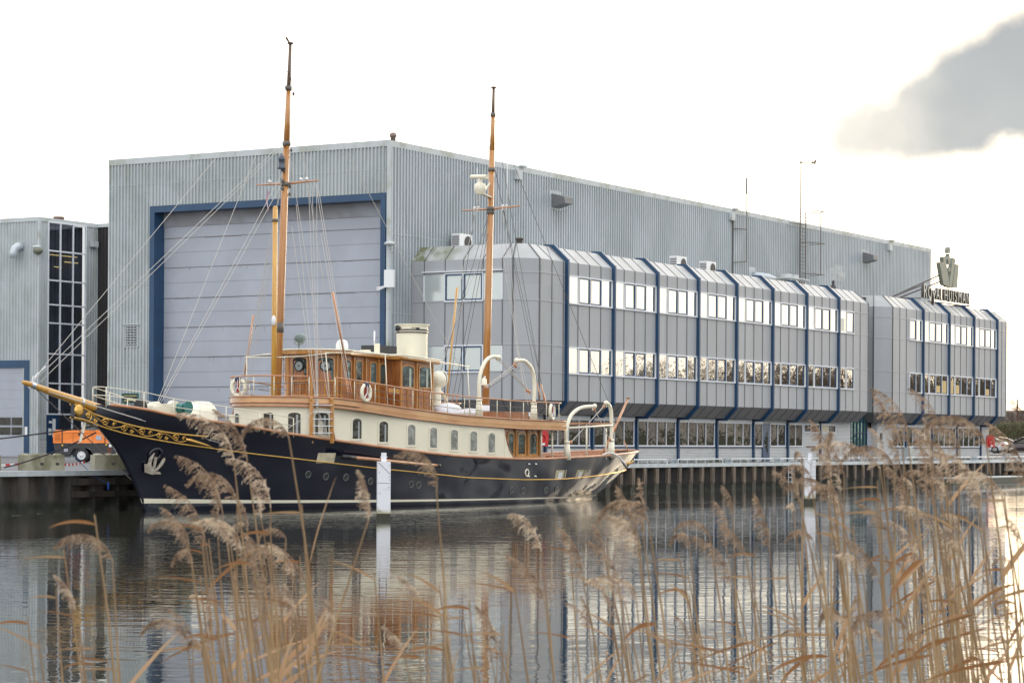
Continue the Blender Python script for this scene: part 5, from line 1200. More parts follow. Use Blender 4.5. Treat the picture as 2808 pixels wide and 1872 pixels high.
m=Y(); m.lathe([(.18,13.55),(.27,13.75),(.27,13.92),(.22,14.02),(.10,14.08),(.08,14.25)],(21.15,.1,0),18); m.bar((21.15,.1,13.62),(22.1,0,13.5),.22,.05); m.bar((21.3,.1,13.6),(22.15,0,14.2),.04,.08); m.tube([(20.95,.6,14.28),(21.35,-.5,14.38)],.10,10); yb(m,'radar_scanner',M['cream'],mm_,True,angle=40)
m=Y(); m.lathe([(.16,4.95),(.15,5.0),(.10,5.15),(.09,5.27),(.03,5.32)],(18.6,2.3,.15),14) if 0 else m.lathe([(.17,5.12),(.12,5.2),(.10,5.42),(.02,5.48)],(21.35,.25,0),14); m.bar((21.35,.25,5.5),(21.85,0,5.5),.05,.08); yb(m,'ship_bell',M['cream'],mm_,True)
for a,b,nm,r_ in (((9.05,2.3,5.4),(8.11,2.3,8.45),'boathook_pole',.05),((8.21,-2.3,5.2),(8.74,-2.3,7.7),'boathook_pole',.045),((21.96,-2.3,3.95),(22.78,-2.3,9.6),'boathook_pole',.055)):
    m=Y(); m.tube([a,b],[r_*.6,r_],8); yb(m,nm,M['gaffw'] if a[0]>20 else M['caprail'],ya,True)
# rigging
RIG=[('stay',(7.99,0.00,14.43),(-5.25,0.00,4.66)),('stay',(7.99,0.00,14.57),(-5.39,0.00,4.81)),('stay',(8.23,0.00,17.45),(-5.53,0.00,4.80)),('stay',(7.90,0.00,16.83),(0.47,0.20,4.04)),('stay',(7.78,0.00,12.85),(1.10,-0.20,4.05)),('stay',(7.71,0.00,13.13),(0.76,0.00,4.04)),('stay',(8.36,0.00,18.22),(17.81,2.30,4.54)),('halyard',(8.80,0.90,12.77),(7.25,2.30,3.92)),('halyard',(8.77,0.70,12.78),(7.23,2.30,3.92)),('halyard',(8.66,0.60,12.78),(7.21,2.30,3.92)),('halyard',(8.50,0.10,12.04),(7.19,2.30,3.92)),('halyard',(8.24,0.10,11.15),(7.16,2.30,3.92)),('halyard',(7.23,2.30,3.89),(7.41,2.40,2.87)),('halyard',(7.23,2.30,3.89),(7.68,2.40,2.84)),('halyard',(7.23,2.30,3.89),(7.81,2.40,2.76)),('halyard',(7.14,2.30,3.83),(5.32,2.20,3.00)),('shroud',(8.10,0.00,14.39),(7.93,2.60,2.70)),('shroud',(8.24,0.00,17.09),(9.31,0.90,8.79)),('shroud',(9.31,0.90,8.79),(9.72,1.00,8.60)),('shroud',(10.09,-0.20,13.00),(8.87,2.60,4.37)),('shroud',(10.23,-0.20,12.97),(9.01,2.60,4.37)),('shroud',(10.19,0.00,11.01),(8.78,2.60,4.40)),('shroud',(7.67,0.00,12.69),(7.79,-2.50,3.47)),('shroud',(7.59,0.00,12.25),(8.05,-2.50,3.47)),('shroud',(7.73,0.00,11.40),(7.66,-2.50,3.47)),('shroud',(7.81,0.00,11.98),(8.20,-2.40,3.48)),('shroud',(21.97,0.00,12.79),(20.88,-2.40,4.10)),('shroud',(21.91,0.00,12.54),(22.49,-2.40,4.13)),('shroud',(21.92,0.00,11.89),(22.83,-2.40,4.13)),('shroud',(21.55,-0.50,12.70),(22.18,-2.40,4.12)),('halyard',(21.87,0.00,11.57),(20.39,-2.40,4.26)),('shroud',(22.26,0.00,17.29),(32.48,0.90,2.16)),('shroud',(22.41,0.00,16.98),(22.60,2.60,4.51)),('shroud',(22.49,0.00,14.71),(22.31,2.60,4.56)),('shroud',(22.52,0.00,14.55),(22.84,2.60,4.12)),('halyard',(22.41,0.40,13.05),(22.52,1.20,6.71)),('halyard',(22.41,0.60,13.04),(22.63,1.20,6.71)),('halyard',(22.52,1.20,6.71),(21.94,2.20,4.26)),('halyard',(22.63,1.20,6.71),(22.16,2.20,4.27)),('halyard',(22.40,0.30,11.92),(21.70,2.20,4.58)),('stay',(22.08,0.00,15.96),(20.65,-1.50,6.04)),('bobstay',(-5.56,0.00,4.45),(-0.74,0.05,1.18)),('whisker',(-5.56,0.00,4.45),(2.67,1.45,2.51)),('whisker',(-5.45,0.00,4.42),(-0.89,0.90,3.31)),('martingale',(-3.11,0.00,3.33),(-3.38,0.00,2.50)),('tackle',(19.39,2.30,6.23),(21.70,2.30,4.90)),('tackle',(19.47,2.30,6.30),(21.90,2.30,4.84)),('tackle',(20.70,2.30,5.99),(18.50,2.30,4.96)),('tackle',(20.81,2.30,5.93),(18.61,2.30,4.93)),('preventer',(21.15,2.30,5.88),(18.67,2.30,4.90)),('tackle',(27.20,2.30,4.15),(28.54,2.30,2.77)),('tackle',(27.98,2.30,4.28),(25.26,2.30,2.64)),]
for nm,a,b in RIG:
    th={'stay':.011,'halyard':.011,'shroud':.012,'tackle':.022,'bobstay':.018,'whisker':.012,'preventer':.013,'martingale':.012}[nm]
    dark=nm in('preventer','bobstay') or (nm=='shroud' and a[0]>20) 
    m=Y(); m.tube([a,b],th,5); yb(m,nm,M['wire'] if dark else M['rope'],ya)
m=Y()
for nm,a,b in RIG:
    if nm=='shroud' and b[2]<5:
        A_,B_=Vector(a),Vector(b); m.tube([tuple(B_),tuple(B_.lerp(A_,.7/(A_-B_).length))],.028,6)
for nm,a,b in RIG:
    if nm in('tackle',):
        for P_ in (a,b): m.ball(P_,.07,8,6,(1,1,1.3))
yb(m,'block_and_screw',M['caprail'],ya,True)
# extra lines down to the foredeck
m=Y(); m.bar((-5.6,0,4.72),(-5.35,0,4.95),.06); m.bar((-5.35,0,4.95),(-5.0,0,5.2),.035); m.bar((.55,.1,4.0),(.35,.15,3.5),.07); yb(m,'stay_turnbuckle',M['steel'])
# lifebuoys hang on the rail and are things of their own
def ybuoy(x,p,z,rz,label):
    w_=Vector((x,-p,z)); w_.rotate(Matrix.Rotation(YR,3,'Z')); w_+=Vector(YO)
    t=thing('lifebuoy',label,'lifebuoy',tuple(w_),YR+rz,'white lifebuoys on the yacht rail')
    if not hasattr(ybuoy,'p'):
        m=MB(); m.tube([(.27*math.cos(k*PI/14),0,.32*math.sin(k*PI/14)) for k in range(28)],.075,10,closed=True); m.build('ring',M['white'] if 0 else M['cream'],t,True,world=False)
        m=MB(); 
        for a0,a1 in ((2.2,2.9),(7.0,7.6)):
            pass
        for c in (PI*.5,): m.tube([(.27*math.cos(c+d),0,.32*math.sin(c+d)) for d in (-.45,-.22,0,.22,.45)],.082,10)
        m.build('blue_band',mat('navy_canvas',(.03,.04,.10),.7),t,True,world=False)
        m=MB(); m.box(-.05,-.05,-.2,.05,.03,.25); m.build('grab_line_bag',mat('red_canvas',(.35,.05,.03),.7),t,world=False)
        m=MB(); m.bar((0,-.06,0),(-.18,-.06,-.24),.05,.02); m.bar((0,-.06,0),(.18,-.06,-.24),.05,.02); m.bar((0,-.06,0),(0,-.06,.3),.05,.02); m.build('strap',M['whitecl'],t,world=False)
        ybuoy.p=t
    else:
        for ch in ybuoy.p.children: c=ch.copy(); C.objects.link(c); c.parent=t
ybuoy(9.55,2.86,4.55,0,'white lifebuoy on the yacht rail beside the wheelhouse')
ybuoy(22.85,2.86,3.98,math.radians(15),'white lifebuoy at the aft end of the yacht boat deck')
ybuoy(6.35,-1.0,4.72,math.radians(-70),'white lifebuoy on the curved front rail of the yacht')
# ---------------------------------------------------------------- mooring lines
def yw(x,p,z): v=Vector((x,-p,z)); v.rotate(Matrix.Rotation(YR,3,'Z')); return v+Vector(YO)
def rope(a,b,sag,r,mt,label,n=24,name='mooring_line'):
    m=MB(); m.tube([tuple(a.lerp(b,i/n)-Vector((0,0,sag*4*(i/n)*(1-i/n)))) for i in range(n+1)],r,6); solo(m,name,mt,label,'rope',tuple(a))
rope(yw(-2.2,-.45,3.12),Vector((50,63,1.75)),.25,.028,M['ropedk'],'upper black mooring line running left from the yacht bow')
rope(yw(-1.9,-.6,2.9),Vector((63.5,59.2,1.62)),.12,.028,M['ropedk'],'lower black mooring line across the front of the concrete block')
rope(Vector((67.0,59.0,2.05)),Vector((68.4,58.6,1.0)),.12,.012,mat('blue_cord',(.03,.10,.28),.7),'thin blue cord hanging over the quay edge beside the bow',name='cord')
m=MB(); m.ball((68.4,58.55,.9),.1,8,6,(.5,.5,1.6)); solo(m,'blue_rag',mat('blue_cloth',(.02,.08,.35),.7),'small blue rag tied low on the quay wall near the bow','rag',(68.4,58.55,.9))
# ---------------------------------------------------------------- cars
def car(x,y,z,rz,paint,label,dark):
    t=thing('parked_car',label,'car',(x,y,z),rz,'cars parked beyond the annex')
    st=[(-2.25,.70,.45,.80),(-2.15,.80,.32,.96),(-1.6,.86,.25,1.0),(-.6,.88,.22,.95),(.6,.88,.22,.92),(1.3,.86,.24,.86),(1.95,.80,.30,.72),(2.2,.66,.38,.58)]
    m=MB(); rows=[[(X,w_*.93,a),(X,w_,a+.18),(X,w_,b-.12),(X,w_*.86,b),(X,0,b+.03),(X,-w_*.86,b),(X,-w_,b-.12),(X,-w_,a+.18),(X,-w_*.93,a)] for X,w_,a,b in st]
    m.grid(rows); m.poly(rows[0]); m.poly(rows[-1]); bd=m.build('body',paint,t,True,world=False,angle=50)
    cb=[(-1.95,.62,.98,1.0),(-1.25,.70,.97,1.34),(-.5,.70,.95,1.44),(.3,.70,.93,1.42),(1.15,.66,.90,.95)]
    m=MB(); rows=[[(X,w_+.12,a),(X,w_*.88,b),(X,-w_*.88,b),(X,-w_-.12,a)] for X,w_,a,b in cb]; m.grid(rows); m.build('cabin_glass',M['glassdk'],t,True,world=False)
    m=MB(); m.grid([[(X,w_*.80,b+.012),(X,0,b+.04),(X,-w_*.80,b+.012)] for X,w_,a,b in cb[1:4]]); 
    for s in (1,-1): m.tube([(X,s*w_*.9,b+.0) for X,w_,a,b in cb],.035,6)
    m.build('roof',paint,t,True,world=False)
    for X in (-1.38,1.35):
        for s in (1,-1):
            m=MB(); m.lathe([(.2,-.1),(.31,-.09),(.33,0),(.31,.09),(.2,.1)],(X,s*.80,.33),20,'y'); w_=m.build('wheel',M['rub'],t,True,world=False)
            m=MB(); m.lathe([(.2,-.11),(.17,-.06),(.05,-.1),(.05,.1),(.17,.06),(.2,.11)],(X,s*.80,.33),14,'y'); m.build('rim',M['steel'],w_,world=False)
    for s in (1,-1): m=MB(); m.box(-2.24,s*.45-.2,.66,-2.12,s*.45+.2,.82); m.box(-2.2,s*.72-.13,.68,-1.9,s*.72+.13,.82); m.build('tail_light',M['red'],t,world=False)
    m=MB(); m.box(-2.275,-.26,.55,-2.24,.26,.66); m.build('number_plate',mat('plate_yellow'+label[:4],(.7,.5,.05),.5),t,world=False)
    m=MB(); m.box(-2.28,-.7,.3,-2.1,.7,.45); m.build('bumper',M['charc'],t,world=False)
d_=-RT+AX*.42; rz_=math.atan2(d_.y,d_.x)
p=at(2690,1240,206); car(p.x,p.y,1.85,rz_,mat('white_car_paint',(.72,.73,.75),.25,0,coat=.6),'white hatchback with red tail light parked just past the white brick corner',0)
p=at(2727,1236,219); car(p.x,p.y,1.85,rz_,mat('black_car_paint',(.02,.02,.03),.2,0,coat=.8),'black saloon parked beyond the white hatchback',1)
p=at(2812,1236,214); car(p.x,p.y,1.85,rz_+.3,mat('dark_red_car_paint',(.03,.012,.014),.25,0,coat=.6),'dark car cut off by the right picture edge behind the reeds',2)
# trailer frame on the car park
p=at(2757,1243,200); t=thing('boat_trailer','low empty trailer frame on the ground behind the railing at the right','trailer',(p.x,p.y,1.86),rz_)
m=MB(); m.bar((-1.2,-.4,.2),(1.2,-.1,.2),.06); m.bar((-1.2,.4,.2),(1.2,.1,.2),.06); m.bar((-1.0,-.45,.22),(-1.0,.45,.22),.06); m.build('frame',M['charc'],t,world=False)
m=MB(); m.lathe([(.2,-.06),(.2,.06)],(-.7,.5,.2),14,'y'); m.lathe([(.2,-.06),(.2,.06)],(-.7,-.5,.2),14,'y'); m.build('wheel',M['rub'],t,world=False)
# ---------------------------------------------------------------- bare trees and hedge
def bare(seed,h,spread=.55,lv=5,nb=3,name='bare_tree',twig=.018):
    rn=random.Random(seed); tr=MB(); tw=MB()
    def grow(p,d,L,r,k):
        q=p+d*L*.5+Vector((rn.gauss(0,.05),rn.gauss(0,.05),rn.gauss(0,.02)))*L; e=q+(d+Vector((rn.gauss(0,.12),rn.gauss(0,.12),.08))).normalized()*L*.5
        if k>=lv-1: tr.tube([tuple(p),tuple(q),tuple(e)],[r,r*.85,r*.68],6 if k==lv else 5,cap=False)
        else: tw.tube([tuple(p),tuple(q),tuple(e)],[r,r*.8,max(twig*.5,r*.55)],3,cap=False)
        if k==0: return
        n=nb+(1 if rn.random()<.5 else 0)
        for i in range(n):
            f=rn.uniform(.45,1) if i else 1
            s=p.lerp(q,f*2) if f<.5 else q.lerp(e,(f-.5)*2)
            a=rn.uniform(0,2*PI); side=Vector((math.cos(a),math.sin(a),rn.uniform(-.1,.3)))
            nd=(d*(1-spread*(.6 if i==0 else 1))+side*spread*(.5 if i==0 else 1)).normalized(); nd.z=max(nd.z,-.15)
            grow(s,nd.normalized(),L*rn.uniform(.58,.80),r*rn.uniform(.5,.68),k-1)
    grow(Vector((0,0,-.2)),Vector((rn.gauss(0,.04),rn.gauss(0,.04),1)),h*.34,h*.020,lv)
    return tr,tw
protos=[]
def tree(i,x,y,z,sc,rz,label,group,name='bare_tree'):
    t=thing(name,label,'tree',(x,y,z),rz,group); t.scale=(sc,sc,sc)
    for nm,me in protos[i]:
        o=bpy.data.objects.new(nm,me); C.objects.link(o); o.parent=t
    return t
for sd,h,sp in ((1,13,.5),(4,12,.62),(9,14,.42),(15,11,.7)):
    a,b=bare(sd,h,sp,6,3); A_=a.build('trunk',M['bark'],None); B_=b.build('crown',M['twig'],None); protos.append([('trunk',A_.data),('crown',B_.data)])
    zt_=max(v.co.z for v in B_.data.vertices)
    for o in (A_,B_): o.data.transform(Matrix.Scale(12/zt_,4)); bpy.data.objects.remove(o)
rn=random.Random(77)
k=0
for i in range(80):
    x=140+i*6.0 if i<56 else 330+(i-56)*6.3+rn.uniform(-2.5,2.5); y=rn.uniform(-34,-14)
    tree(i%4,x,y,2.0,rn.uniform(.72,1.08)*(1 if x<300 else 1.28),rn.uniform(0,6),'bare winter tree on the near bank, mirrored in the office windows','bare trees on the near bank mirrored in the windows')
for i in range(9):
    tree(i%4,-30+rn.uniform(-20,60),rn.uniform(150,230),1.5,rn.uniform(.8,1.1),rn.uniform(0,6),'bare winter tree behind the workshop, seen only as a faint reflection','bare trees beyond the workshop')
for px,d,s,i,lab in ((2815,300,.60,3,'bare tree with spreading twigs at the right picture edge'),(2765,365,.62,0,'low bare tree rising behind the hedge beside the annex corner'),(2738,372,.5,1,'small bare tree just right of the annex corner above the hedge'),(2795,392,.6,2,'bare tree behind the thin pole over the hedge')):
    p=at(px,1230,d); tree(i,p.x,p.y,1.9,s,i,lab,'bare trees beyond the car park')
p=at(2789,1230,300); m=MB(); m.tube([(p.x,p.y,1.9),(p.x,p.y,8.3)],.09,6); solo(m,'thin_pole',mat('rusty_pole',(.2,.07,.05),.7),'thin rusty pole standing above the hedge at the right','pole',(p.x,p.y,1.9))
# hedge: many small twig faces through a long box, on stems
rn=random.Random(5); p0=at(2715,1230,272); p1=at(2900,1230,245); d=(p1-p0); L=d.length; d.normalize(); nrm_=Vector((-d.y,d.x,0))
hg=thing('hedge','long leafless clipped hedge behind the parked cars','hedge',(p0.x,p0.y,1.95)); st=MB(); tw=MB()
for k in range(int(L/1.3)):
    b=p0+d*(k*1.3+rn.uniform(-.2,.2)); st.tube([(b.x,b.y,1.9),(b.x+rn.uniform(-.1,.1),b.y,3.4),(b.x+rn.uniform(-.3,.3),b.y,4.7)],[.07,.05,.03],5)
for k in range(9000):
    b=p0+d*rn.uniform(0,L)+nrm_*rn.uniform(-.5,.5); z=3.25+1.75*rn.random()**.8; a=Vector((rn.gauss(0,1),rn.gauss(0,1),rn.gauss(0,1))).normalized()*rn.uniform(.12,.35); c=a.cross(Vector((rn.gauss(0,1),rn.gauss(0,1),rn.gauss(0,1)))).normalized()*.022
    q=Vector((b.x,b.y,z)); tw.add([tuple(q-a-c),tuple(q+a-c),tuple(q+a+c),tuple(q-a+c)],[(0,1,2,3)])
st.build('stem',M['bark'],hg); tw.build('twigs',M['hedge'],hg,recalc=False)
p=at(2775,1230,420); fh=thing('farmhouse','low farmhouse roof half hidden behind the hedge','building',(p.x,p.y,2)); m=MB(); m.box(p.x-6,p.y-7,2,p.x+6,p.y+7,5.2); m.build('wall',M['brick'],fh)
m=MB(); m.add([(p.x-6.5,p.y-7.5,5.2),(p.x+6.5,p.y-7.5,5.2),(p.x+6.5,p.y+7.5,5.2),(p.x-6.5,p.y+7.5,5.2),(p.x,p.y-7.5,8.6),(p.x,p.y+7.5,8.6)],[(0,1,4),(1,2,5,4),(2,3,5),(3,0,4,5)]); m.build('roof',mat('old_tiles',(.2,.15,.13),.8),fh)
# weeds along the foot of the office wall
rn=random.Random(8); m=MB()
for k in range(1500):
    x=rn.choice((118,121,131,136,150,168,178))+rn.gauss(0,2.2); y=YW-.15-abs(rn.gauss(0,.25)); h=rn.uniform(.05,.28); a=rn.uniform(-.12,.12)
    m.add([(x-.02,y,1.44),(x+.03,y,1.44),(x+a,y+rn.uniform(-.1,.1),1.44+h)],[(0,1,2)])
o=m.build('weeds',M['grass'],None,recalc=False); o['kind']='stuff'
# ---------------------------------------------------------------- reeds
M['stem']=mat('reed_stem',(.43,.29,.155),.6,0,col2=(.27,.17,.09),vs=9,trans=.15)
M['plume']=mat('reed_plume',(.52,.39,.28),.85,0,col2=(.28,.19,.13),vs=26,trans=.35,lo=.4,hi=.6)
M['plume2']=mat('pale_reed_plume',(.78,.66,.52),.85,0,col2=(.42,.31,.23),vs=22,trans=.35,lo=.4,hi=.6)
M['leaf']=mat('dry_reed_leaf',(.46,.27,.14),.6,0,col2=(.40,.29,.18),vs=5,trans=.35)
M['leaf2']=mat('brown_reed_leaf',(.30,.13,.055),.6,0,col2=(.36,.20,.09),vs=5,trans=.3)
def stemmesh(seed):
    rn=random.Random(seed); m=MB(); P_=[];R_=[]
    bx,by=rn.uniform(.02,.10),rn.uniform(-.03,.03)
    for i in range(11): t=i/10; P_.append((bx*t*t+.006*math.sin(t*9+seed),by*t*t,t)); R_.append(.0023*(1.2-.35*t-.5*t**6))
    m.tube(P_,R_,5,cap=False); return m,P_[-1]
def plumemesh(seed,bend,size):
    rn=random.Random(seed); m=MB(); n=26; pos=Vector((0,0,0)); ang=rn.uniform(.0,.15); axis=[]
    for i in range(n): 
        t=i/(n-1); a=ang+bend*t**1.1; axis.append((pos.copy(),Vector((math.sin(a),0,math.cos(a))))); pos=pos+Vector((math.sin(a),0,math.cos(a)))*size/n
    m.tube([tuple(p) for p,_ in axis],[.0022*(1-.7*i/n) for i in range(n)],4,cap=False)
    for i in range(1,n):
        t=i/(n-1); env=(math.sin(PI*min(1,(t*.86+.12)))**.8)
        for b in range(3 if i%3 else 1):
            p,d=axis[i]; L=size*.25*env*rn.uniform(.55,1.1)
            side=Vector((rn.uniform(-.2,1.0),rn.uniform(-.8,.8),rn.uniform(-.5,.25))); bd=(d*.9+side*.8).normalized()
            q=p.copy(); k=int(5+L/.009)
            for j in range(k):
                f=j/k; bd=(bd+Vector((.05,0,-.16))*1.0).normalized(); q=q+bd*L/k
                s=rn.uniform(.007,.0125)*(1.1-.45*f); dv=(bd+Vector((rn.gauss(0,.4),rn.gauss(0,.4),rn.gauss(0,.4)))).normalized(); c=dv.cross(Vector((rn.gauss(0,1),rn.gauss(0,1),rn.gauss(0,1)))).normalized()*s*.23
                m.add([tuple(q),tuple(q+dv*s*.5+c),tuple(q+dv*s),tuple(q+dv*s*.5-c)],[(0,1,2,3)])
                if j%2==0: c2=dv.cross(c).normalized()*s*.23; m.add([tuple(q),tuple(q+dv*s*.5+c2),tuple(q+dv*s),tuple(q+dv*s*.5-c2)],[(0,1,2,3)])
    return m
def leafmesh(seed,L,e0,e1,w=.007):
    rn=random.Random(seed); rows=[]; pos=Vector((0,0,0)); n=12; tw=rn.uniform(-.8,.8)
    for i in range(n+1):
        t=i/n; e=e0+(e1-e0)*t; d=Vector((math.cos(e),rn.uniform(-.03,.03),math.sin(e))); ww=w*(min(1,t*6+.25))*(1-t**2.2)+.0005
        a=tw*t+.9; side=Vector((-math.sin(e)*math.sin(a),math.cos(a),math.cos(e)*math.sin(a)))*ww; rows.append([tuple(pos-side),tuple(pos+d.cross(side).normalized()*ww*.3),tuple(pos+side)]); pos+=d*L/n
    m=MB(); m.grid(rows); return m
ST=[];PL=[];LF=[]
def keep(m,nm,mt):
    o=m.build(nm,mt,None,True,recalc=False); me=o.data; bpy.data.objects.remove(o); return me
for k in range(6): m,tip=stemmesh(k+1); ST.append((keep(m,'stem',M['stem']),tip))
for k,(b,s) in enumerate(((1.0,.24),(1.6,.27),(2.3,.25),(.5,.22),(1.9,.21),(1.3,.30),(2.7,.23),(.8,.17))): PL.append(keep(plumemesh(50+k,b,s),'plume',M['plume2'] if k%3==1 else M['plume']))
for k,(L,a,b) in enumerate(((.30,-.25,-.6),(.25,-.45,-.7),(.28,.1,-.35),(.20,-.2,-1.0),(.27,.75,.55),(.22,.95,.7))): LF.append(keep(leafmesh(90+k,L,a,b,.008 if k%2 else .0065),'leaf',M['leaf'] if k%3 else M['leaf2']))
WD=math.atan2(-RT.y,-RT.x)
rn=random.Random(2024)
def child(nm,me,par,loc,rot,sc):
    o=bpy.data.objects.new(nm,me); C.objects.link(o); o.parent=par; o.location=loc; o.rotation_euler=rot; o.scale=sc; return o
def reed(px,py,d,kind=None,label=None,group=None,lean=None,nl=None,sz=1.,rz=None):
    top=at(px,py,d); hgt=top.z+.0; si=rn.randrange(6); me,tip=ST[si]; rz=WD+rn.gauss(0,.45) if rz is None else rz
    lean=rn.gauss(.03,.06) if lean is None else lean      # sideways lean in the picture plane
    ex=tip[0]+lean
    dx,dy=math.cos(rz)*ex*hgt-math.sin(rz)*tip[1]*hgt,math.sin(rz)*ex*hgt+math.cos(rz)*tip[1]*hgt
    t=thing('reed',label or '','reed',(top.x-dx,top.y-dy,-.05),rz,group)
    s=child('stem',me,t,(0,0,0),(0,0,0),(1,1,1)); sh=Matrix.Identity(4)
    s.rotation_euler=(0,math.atan(lean),0); s.scale=(hgt,hgt,(hgt+.05)*math.sqrt(1+lean*lean)); s.scale[0]=s.scale[1]=1.0
    # keep bend in proportion to height
    s.scale=(hgt*.9,hgt*.9,(hgt+.05)/math.cos(math.atan(lean)))
    def on(f): # point on stem at height fraction f
        v=Vector((tip[0]*f*f*hgt*.9,tip[1]*f*f*hgt*.9,(hgt+.05)/math.cos(math.atan(lean))*f)); v.rotate(Matrix.Rotation(math.atan(lean),3,'Y')); return v
    if kind==-1: child('leaf',LF[rn.randrange(4)],t,on(.99),(0,-.5,rn.gauss(0,.4)),(.6,.6,.6))
    if kind is not None and kind>=0: child('plume',PL[kind],t,on(1.),(rn.gauss(0,.15),rn.gauss(.05,.15)+math.atan(lean),rn.gauss(0,.5)),(sz,sz,sz))
    for k in range(rn.choice((2,2,3,4)) if nl is None else nl):
        f=1-rn.uniform(.25,1.25)/hgt; li=rn.randrange(6); child('leaf',LF[li],t,on(f),(rn.gauss(0,.15),rn.gauss(0,.2),rn.gauss(0,.5)+(PI if li>3 else 0)),(rn.uniform(.7,1.15),)*3)
    return t
HEAD=[ # px, py of the stem top, distance, plume kind, size, lean, label
(300,1440,6.2,2,.95,-.02,'tall reed at the left with a heavy plume bent over the water'),
(235,1410,6.0,None,1,.0,'reed at the left whose long leaf arches over like a hook'),
(155,1500,6.6,None,1,.02,'thin hooked reed stalk at far left with no plume'),
(185,1590,6.5,7,.8,.0,'short reed at the left with a small ragged plume'),
(630,1160,7.2,1,1.1,.0,'reed with a plume hanging in front of the yacht windlass cover'),
(770,1100,6.8,6,1.0,.02,'tall reed whose blurred plume hangs across the foot of the foremast'),
(660,1170,7.6,0,1.0,.0,'reed with its plume against the yacht foredeck rail'),
(590,1300,7.4,5,1.0,.03,'reed with an upright plume against the dark bow'),
(645,1275,6.8,2,1.1,.0,'reed with a drooping plume in front of the gilt sheer line'),
(735,1290,7.6,1,1.15,.0,'reed with a dense plume against the navy hull under the forward windows'),
(700,1330,7.,7,.9,.03,'small pale reed tuft against the navy hull'),
(550,1410,7.6,5,1.0,.0,'reed with a shaggy plume over the cream waterline near the bow'),
(505,1430,7.2,0,.85,.02,'short reed left of the bow clump with a fan-like plume'),
(640,1420,7.0,4,1.0,-.03,'reed with a plume hanging just below the waterline stripe'),
(750,1460,6.9,2,.95,.05,'reed with a curled plume over the dark hull reflection'),
(800,1480,7.1,4,1.,.05,'reed with a long plume bending towards the white post'),
(815,1385,7.0,None,1,-.04,'bare reed stalk with a leaf hooked to the left near the bow clump'),
(985,1340,6.4,7,1.0,-.32,'slanting reed with a star-shaped plume left of the white mooring post'),
(1188,1245,6.6,2,1.0,.0,'straight reed right of the white mooring post with plume over the hull'),
(1150,1570,6.6,7,.7,.1,'small reed tuft over the water right of the white post'),
(1090,1700,6.2,7,.6,.1,'short pale reed tuft low over the reflections in the middle'),
(895,1660,6.1,7,.6,.03,'short reed tuft in the lower middle beside the bow clump'),
(1475,1420,7.4,1,1.0,.0,'reed with a nodding plume under the davits at the yacht stern'),
(1475,1560,7.0,0,.9,.0,'reed with a plume over the reflection below the yacht stern'),
(1770,1320,6.6,6,1.05,.05,'reed with a dark mop-like plume hanging at the tip of the yacht stern'),
(1745,1380,7.6,3,1.0,.0,'reed with an upright plume below the yacht stern'),
(1735,1440,7.8,1,1.1,.0,'reed with a curled plume beneath the stern plume'),
(1680,1540,7.6,5,.8,.0,'short reed plume over bright ripples right of the stern'),
(2005,1360,8.2,0,.6,.02,'small reed plume hanging before the sheet piles left of the ladder'),
(2170,1350,8.4,4,.6,.02,'small reed plume left of the far white post'),
(2275,1220,7.6,0,1.1,.03,'tall reed with its plume before the white brick wall'),
(2310,1235,8.,3,.8,.0,'slim reed plume just right of the rusty rail'),
(2400,1180,7.4,1,1.1,.03,'tall reed with a broad plume before the green entrance'),
(2450,1190,7.4,2,1.0,.03,'tall reed with a hooked plume before the blue entrance door'),
(2455,1125,7.8,3,1.1,.0,'reed with the upright plume reaching highest between the two blocks'),
(2535,1210,7.8,1,.8,.02,'reed with a bent plume before the annex windows'),
(2700,1110,6.9,2,1.2,.05,'tall reed with a big bent plume across the annex cladding'),
(2800,1220,7.0,0,1.2,.0,'tall reed with a thick plume before the parked cars'),
(2600,1240,7.8,4,1.,.0,'reed with a plume before the last ground floor windows'),
(2545,1160,8.6,7,.7,.0,'small pale reed tip before the annex window posts'),
(2735,1240,7.2,4,1.2,.05,'thick leaning reed plume below the red lifebuoy case'),
(2670,1290,7.4,1,1.2,.05,'reed with a ragged plume low before the annex corner')]
for px,py,d,k,sz,ln,lab in HEAD: reed(px,py+(95*sz*7/d if k is not None else 0),d,-1 if k is None else k,lab,'dry reeds along the near bank',ln,None if d<9 else 1,sz*.85,WD+rn.gauss(0,.25))
zones=[ # count, x0,x1, y0,y1, share with plume, d, label
(40,470,830,1420,1800,.4,(6.3,8.5),'dry reed in the tangled clump in front of the yacht bow'),
(10,60,340,1600,1860,.3,(6.,7.5),'dry reed in the sparse tuft at the left corner'),
(24,900,1450,1560,1900,.2,(6.,8.),'thin dry reed over the reflections in the lower middle'),
(36,1550,2100,1460,1860,.45,(6.5,9.5),'dry reed in the loose belt right of the yacht stern'),
(60,2090,2810,1310,1800,.6,(6.5,10.),'dry reed in the dense belt at the lower right')]
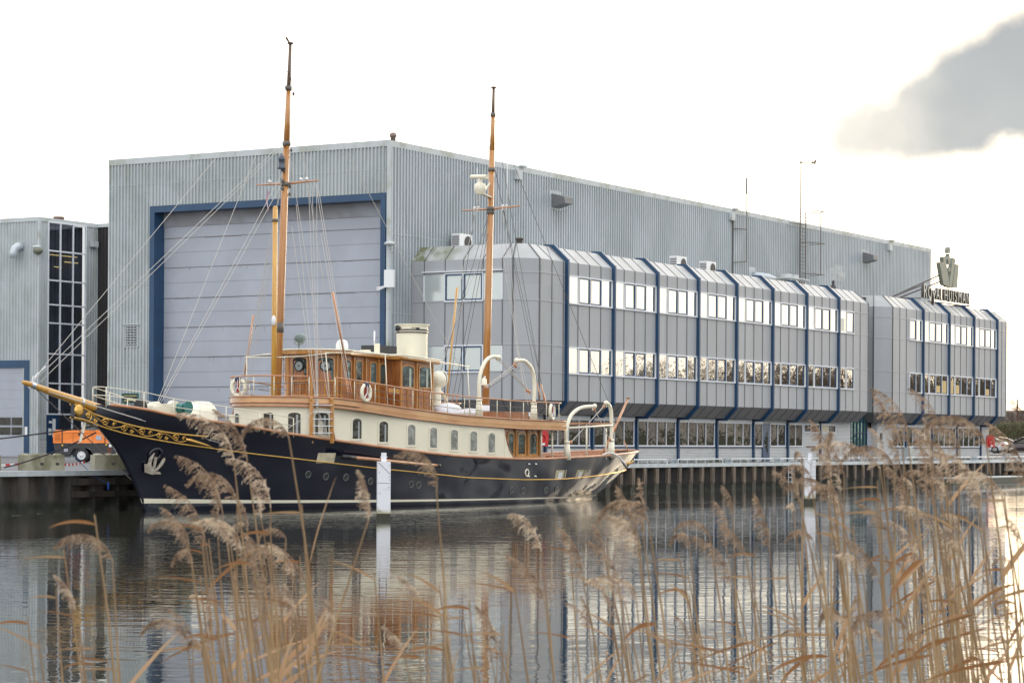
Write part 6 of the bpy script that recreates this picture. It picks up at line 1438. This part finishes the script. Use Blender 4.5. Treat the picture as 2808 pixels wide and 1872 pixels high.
LM=((330,'the workshop reflection'),(560,'the hall door reflection'),(640,'the reflected bow'),(720,'the reflected foredeck'),(830,'the reflected foremast'),(1000,'water left of the near post'),(1200,'the reflected funnel'),(1420,'the reflected mainmast'),(1640,'the reflected yacht stern'),(1760,'the second reflected office bay'),(1880,'the third reflected office bay'),(2000,'the reflected office middle'),(2110,'the reflected quay ladder'),(2200,'water left of the far post'),(2290,'the foot of the far white post'),(2380,'the reflected green entrance'),(2460,'the reflected block gap'),(2550,'the reflected annex corner'),(2630,'the middle of the reflected annex'),(2710,'the end of the reflected annex'),(9999,'the bright right edge'))
KN={-1:'bare stalked','0':''}; KD=('softly nodding','drooping','tightly hooked','upright','hanging','long feathery','curled over','small stiff')
seen={}; zones.append((20,2170,2640,1190,1460,1.,(6.8,9.),'dry reed in the dense belt at the lower right'))
for n,x0,x1,y0,y1,sh,(d0,d1),lab in zones:
    for i in range(n):
        f=rn.random(); X_=rn.uniform(x0,x1); Y_=y0+(y1-y0)*f**.9; kk=rn.randrange(8) if rn.random()<sh else -1; SZ=rn.uniform(.45,.85); LN=rn.gauss(.03,.06)
        pl=next(t for a,t in LM if X_<a); hh='tall' if Y_<1400 else 'middling' if Y_<1560 else 'low' if Y_<1700 else 'very low'
        lb=(f"{hh} dry reed, {'slim' if SZ<.58 else 'medium' if SZ<.72 else 'full'} {KD[kk]} plume, before {pl}" if kk>=0 else f"{hh} bare reed stalk {'leaning left' if LN>.07 else 'leaning right' if LN<.0 else 'standing straight'} before {pl}")
        reed(X_,Y_,rn.uniform(d0,d1),kk,lb,lab.replace('dry reed','dry reeds').replace('thin dry','thin dry'),lean=LN,sz=SZ)

rn=random.Random(12); m=MB()
for k in range(46):
    x=rn.uniform(60,170); y=57.9-abs(rn.gauss(0,2.2)) if k%2 else rn.uniform(40,56)
    if k%2==0: x+=30
    L=rn.uniform(.08,.5); m.poly([(x,y,.006),(x+L,y+rn.uniform(-.02,.05),.006),(x+L,y+.05,.006),(x,y+.06,.006)])
o=m.build('floating_scum',M['white'],None,recalc=False); o['kind']='stuff'
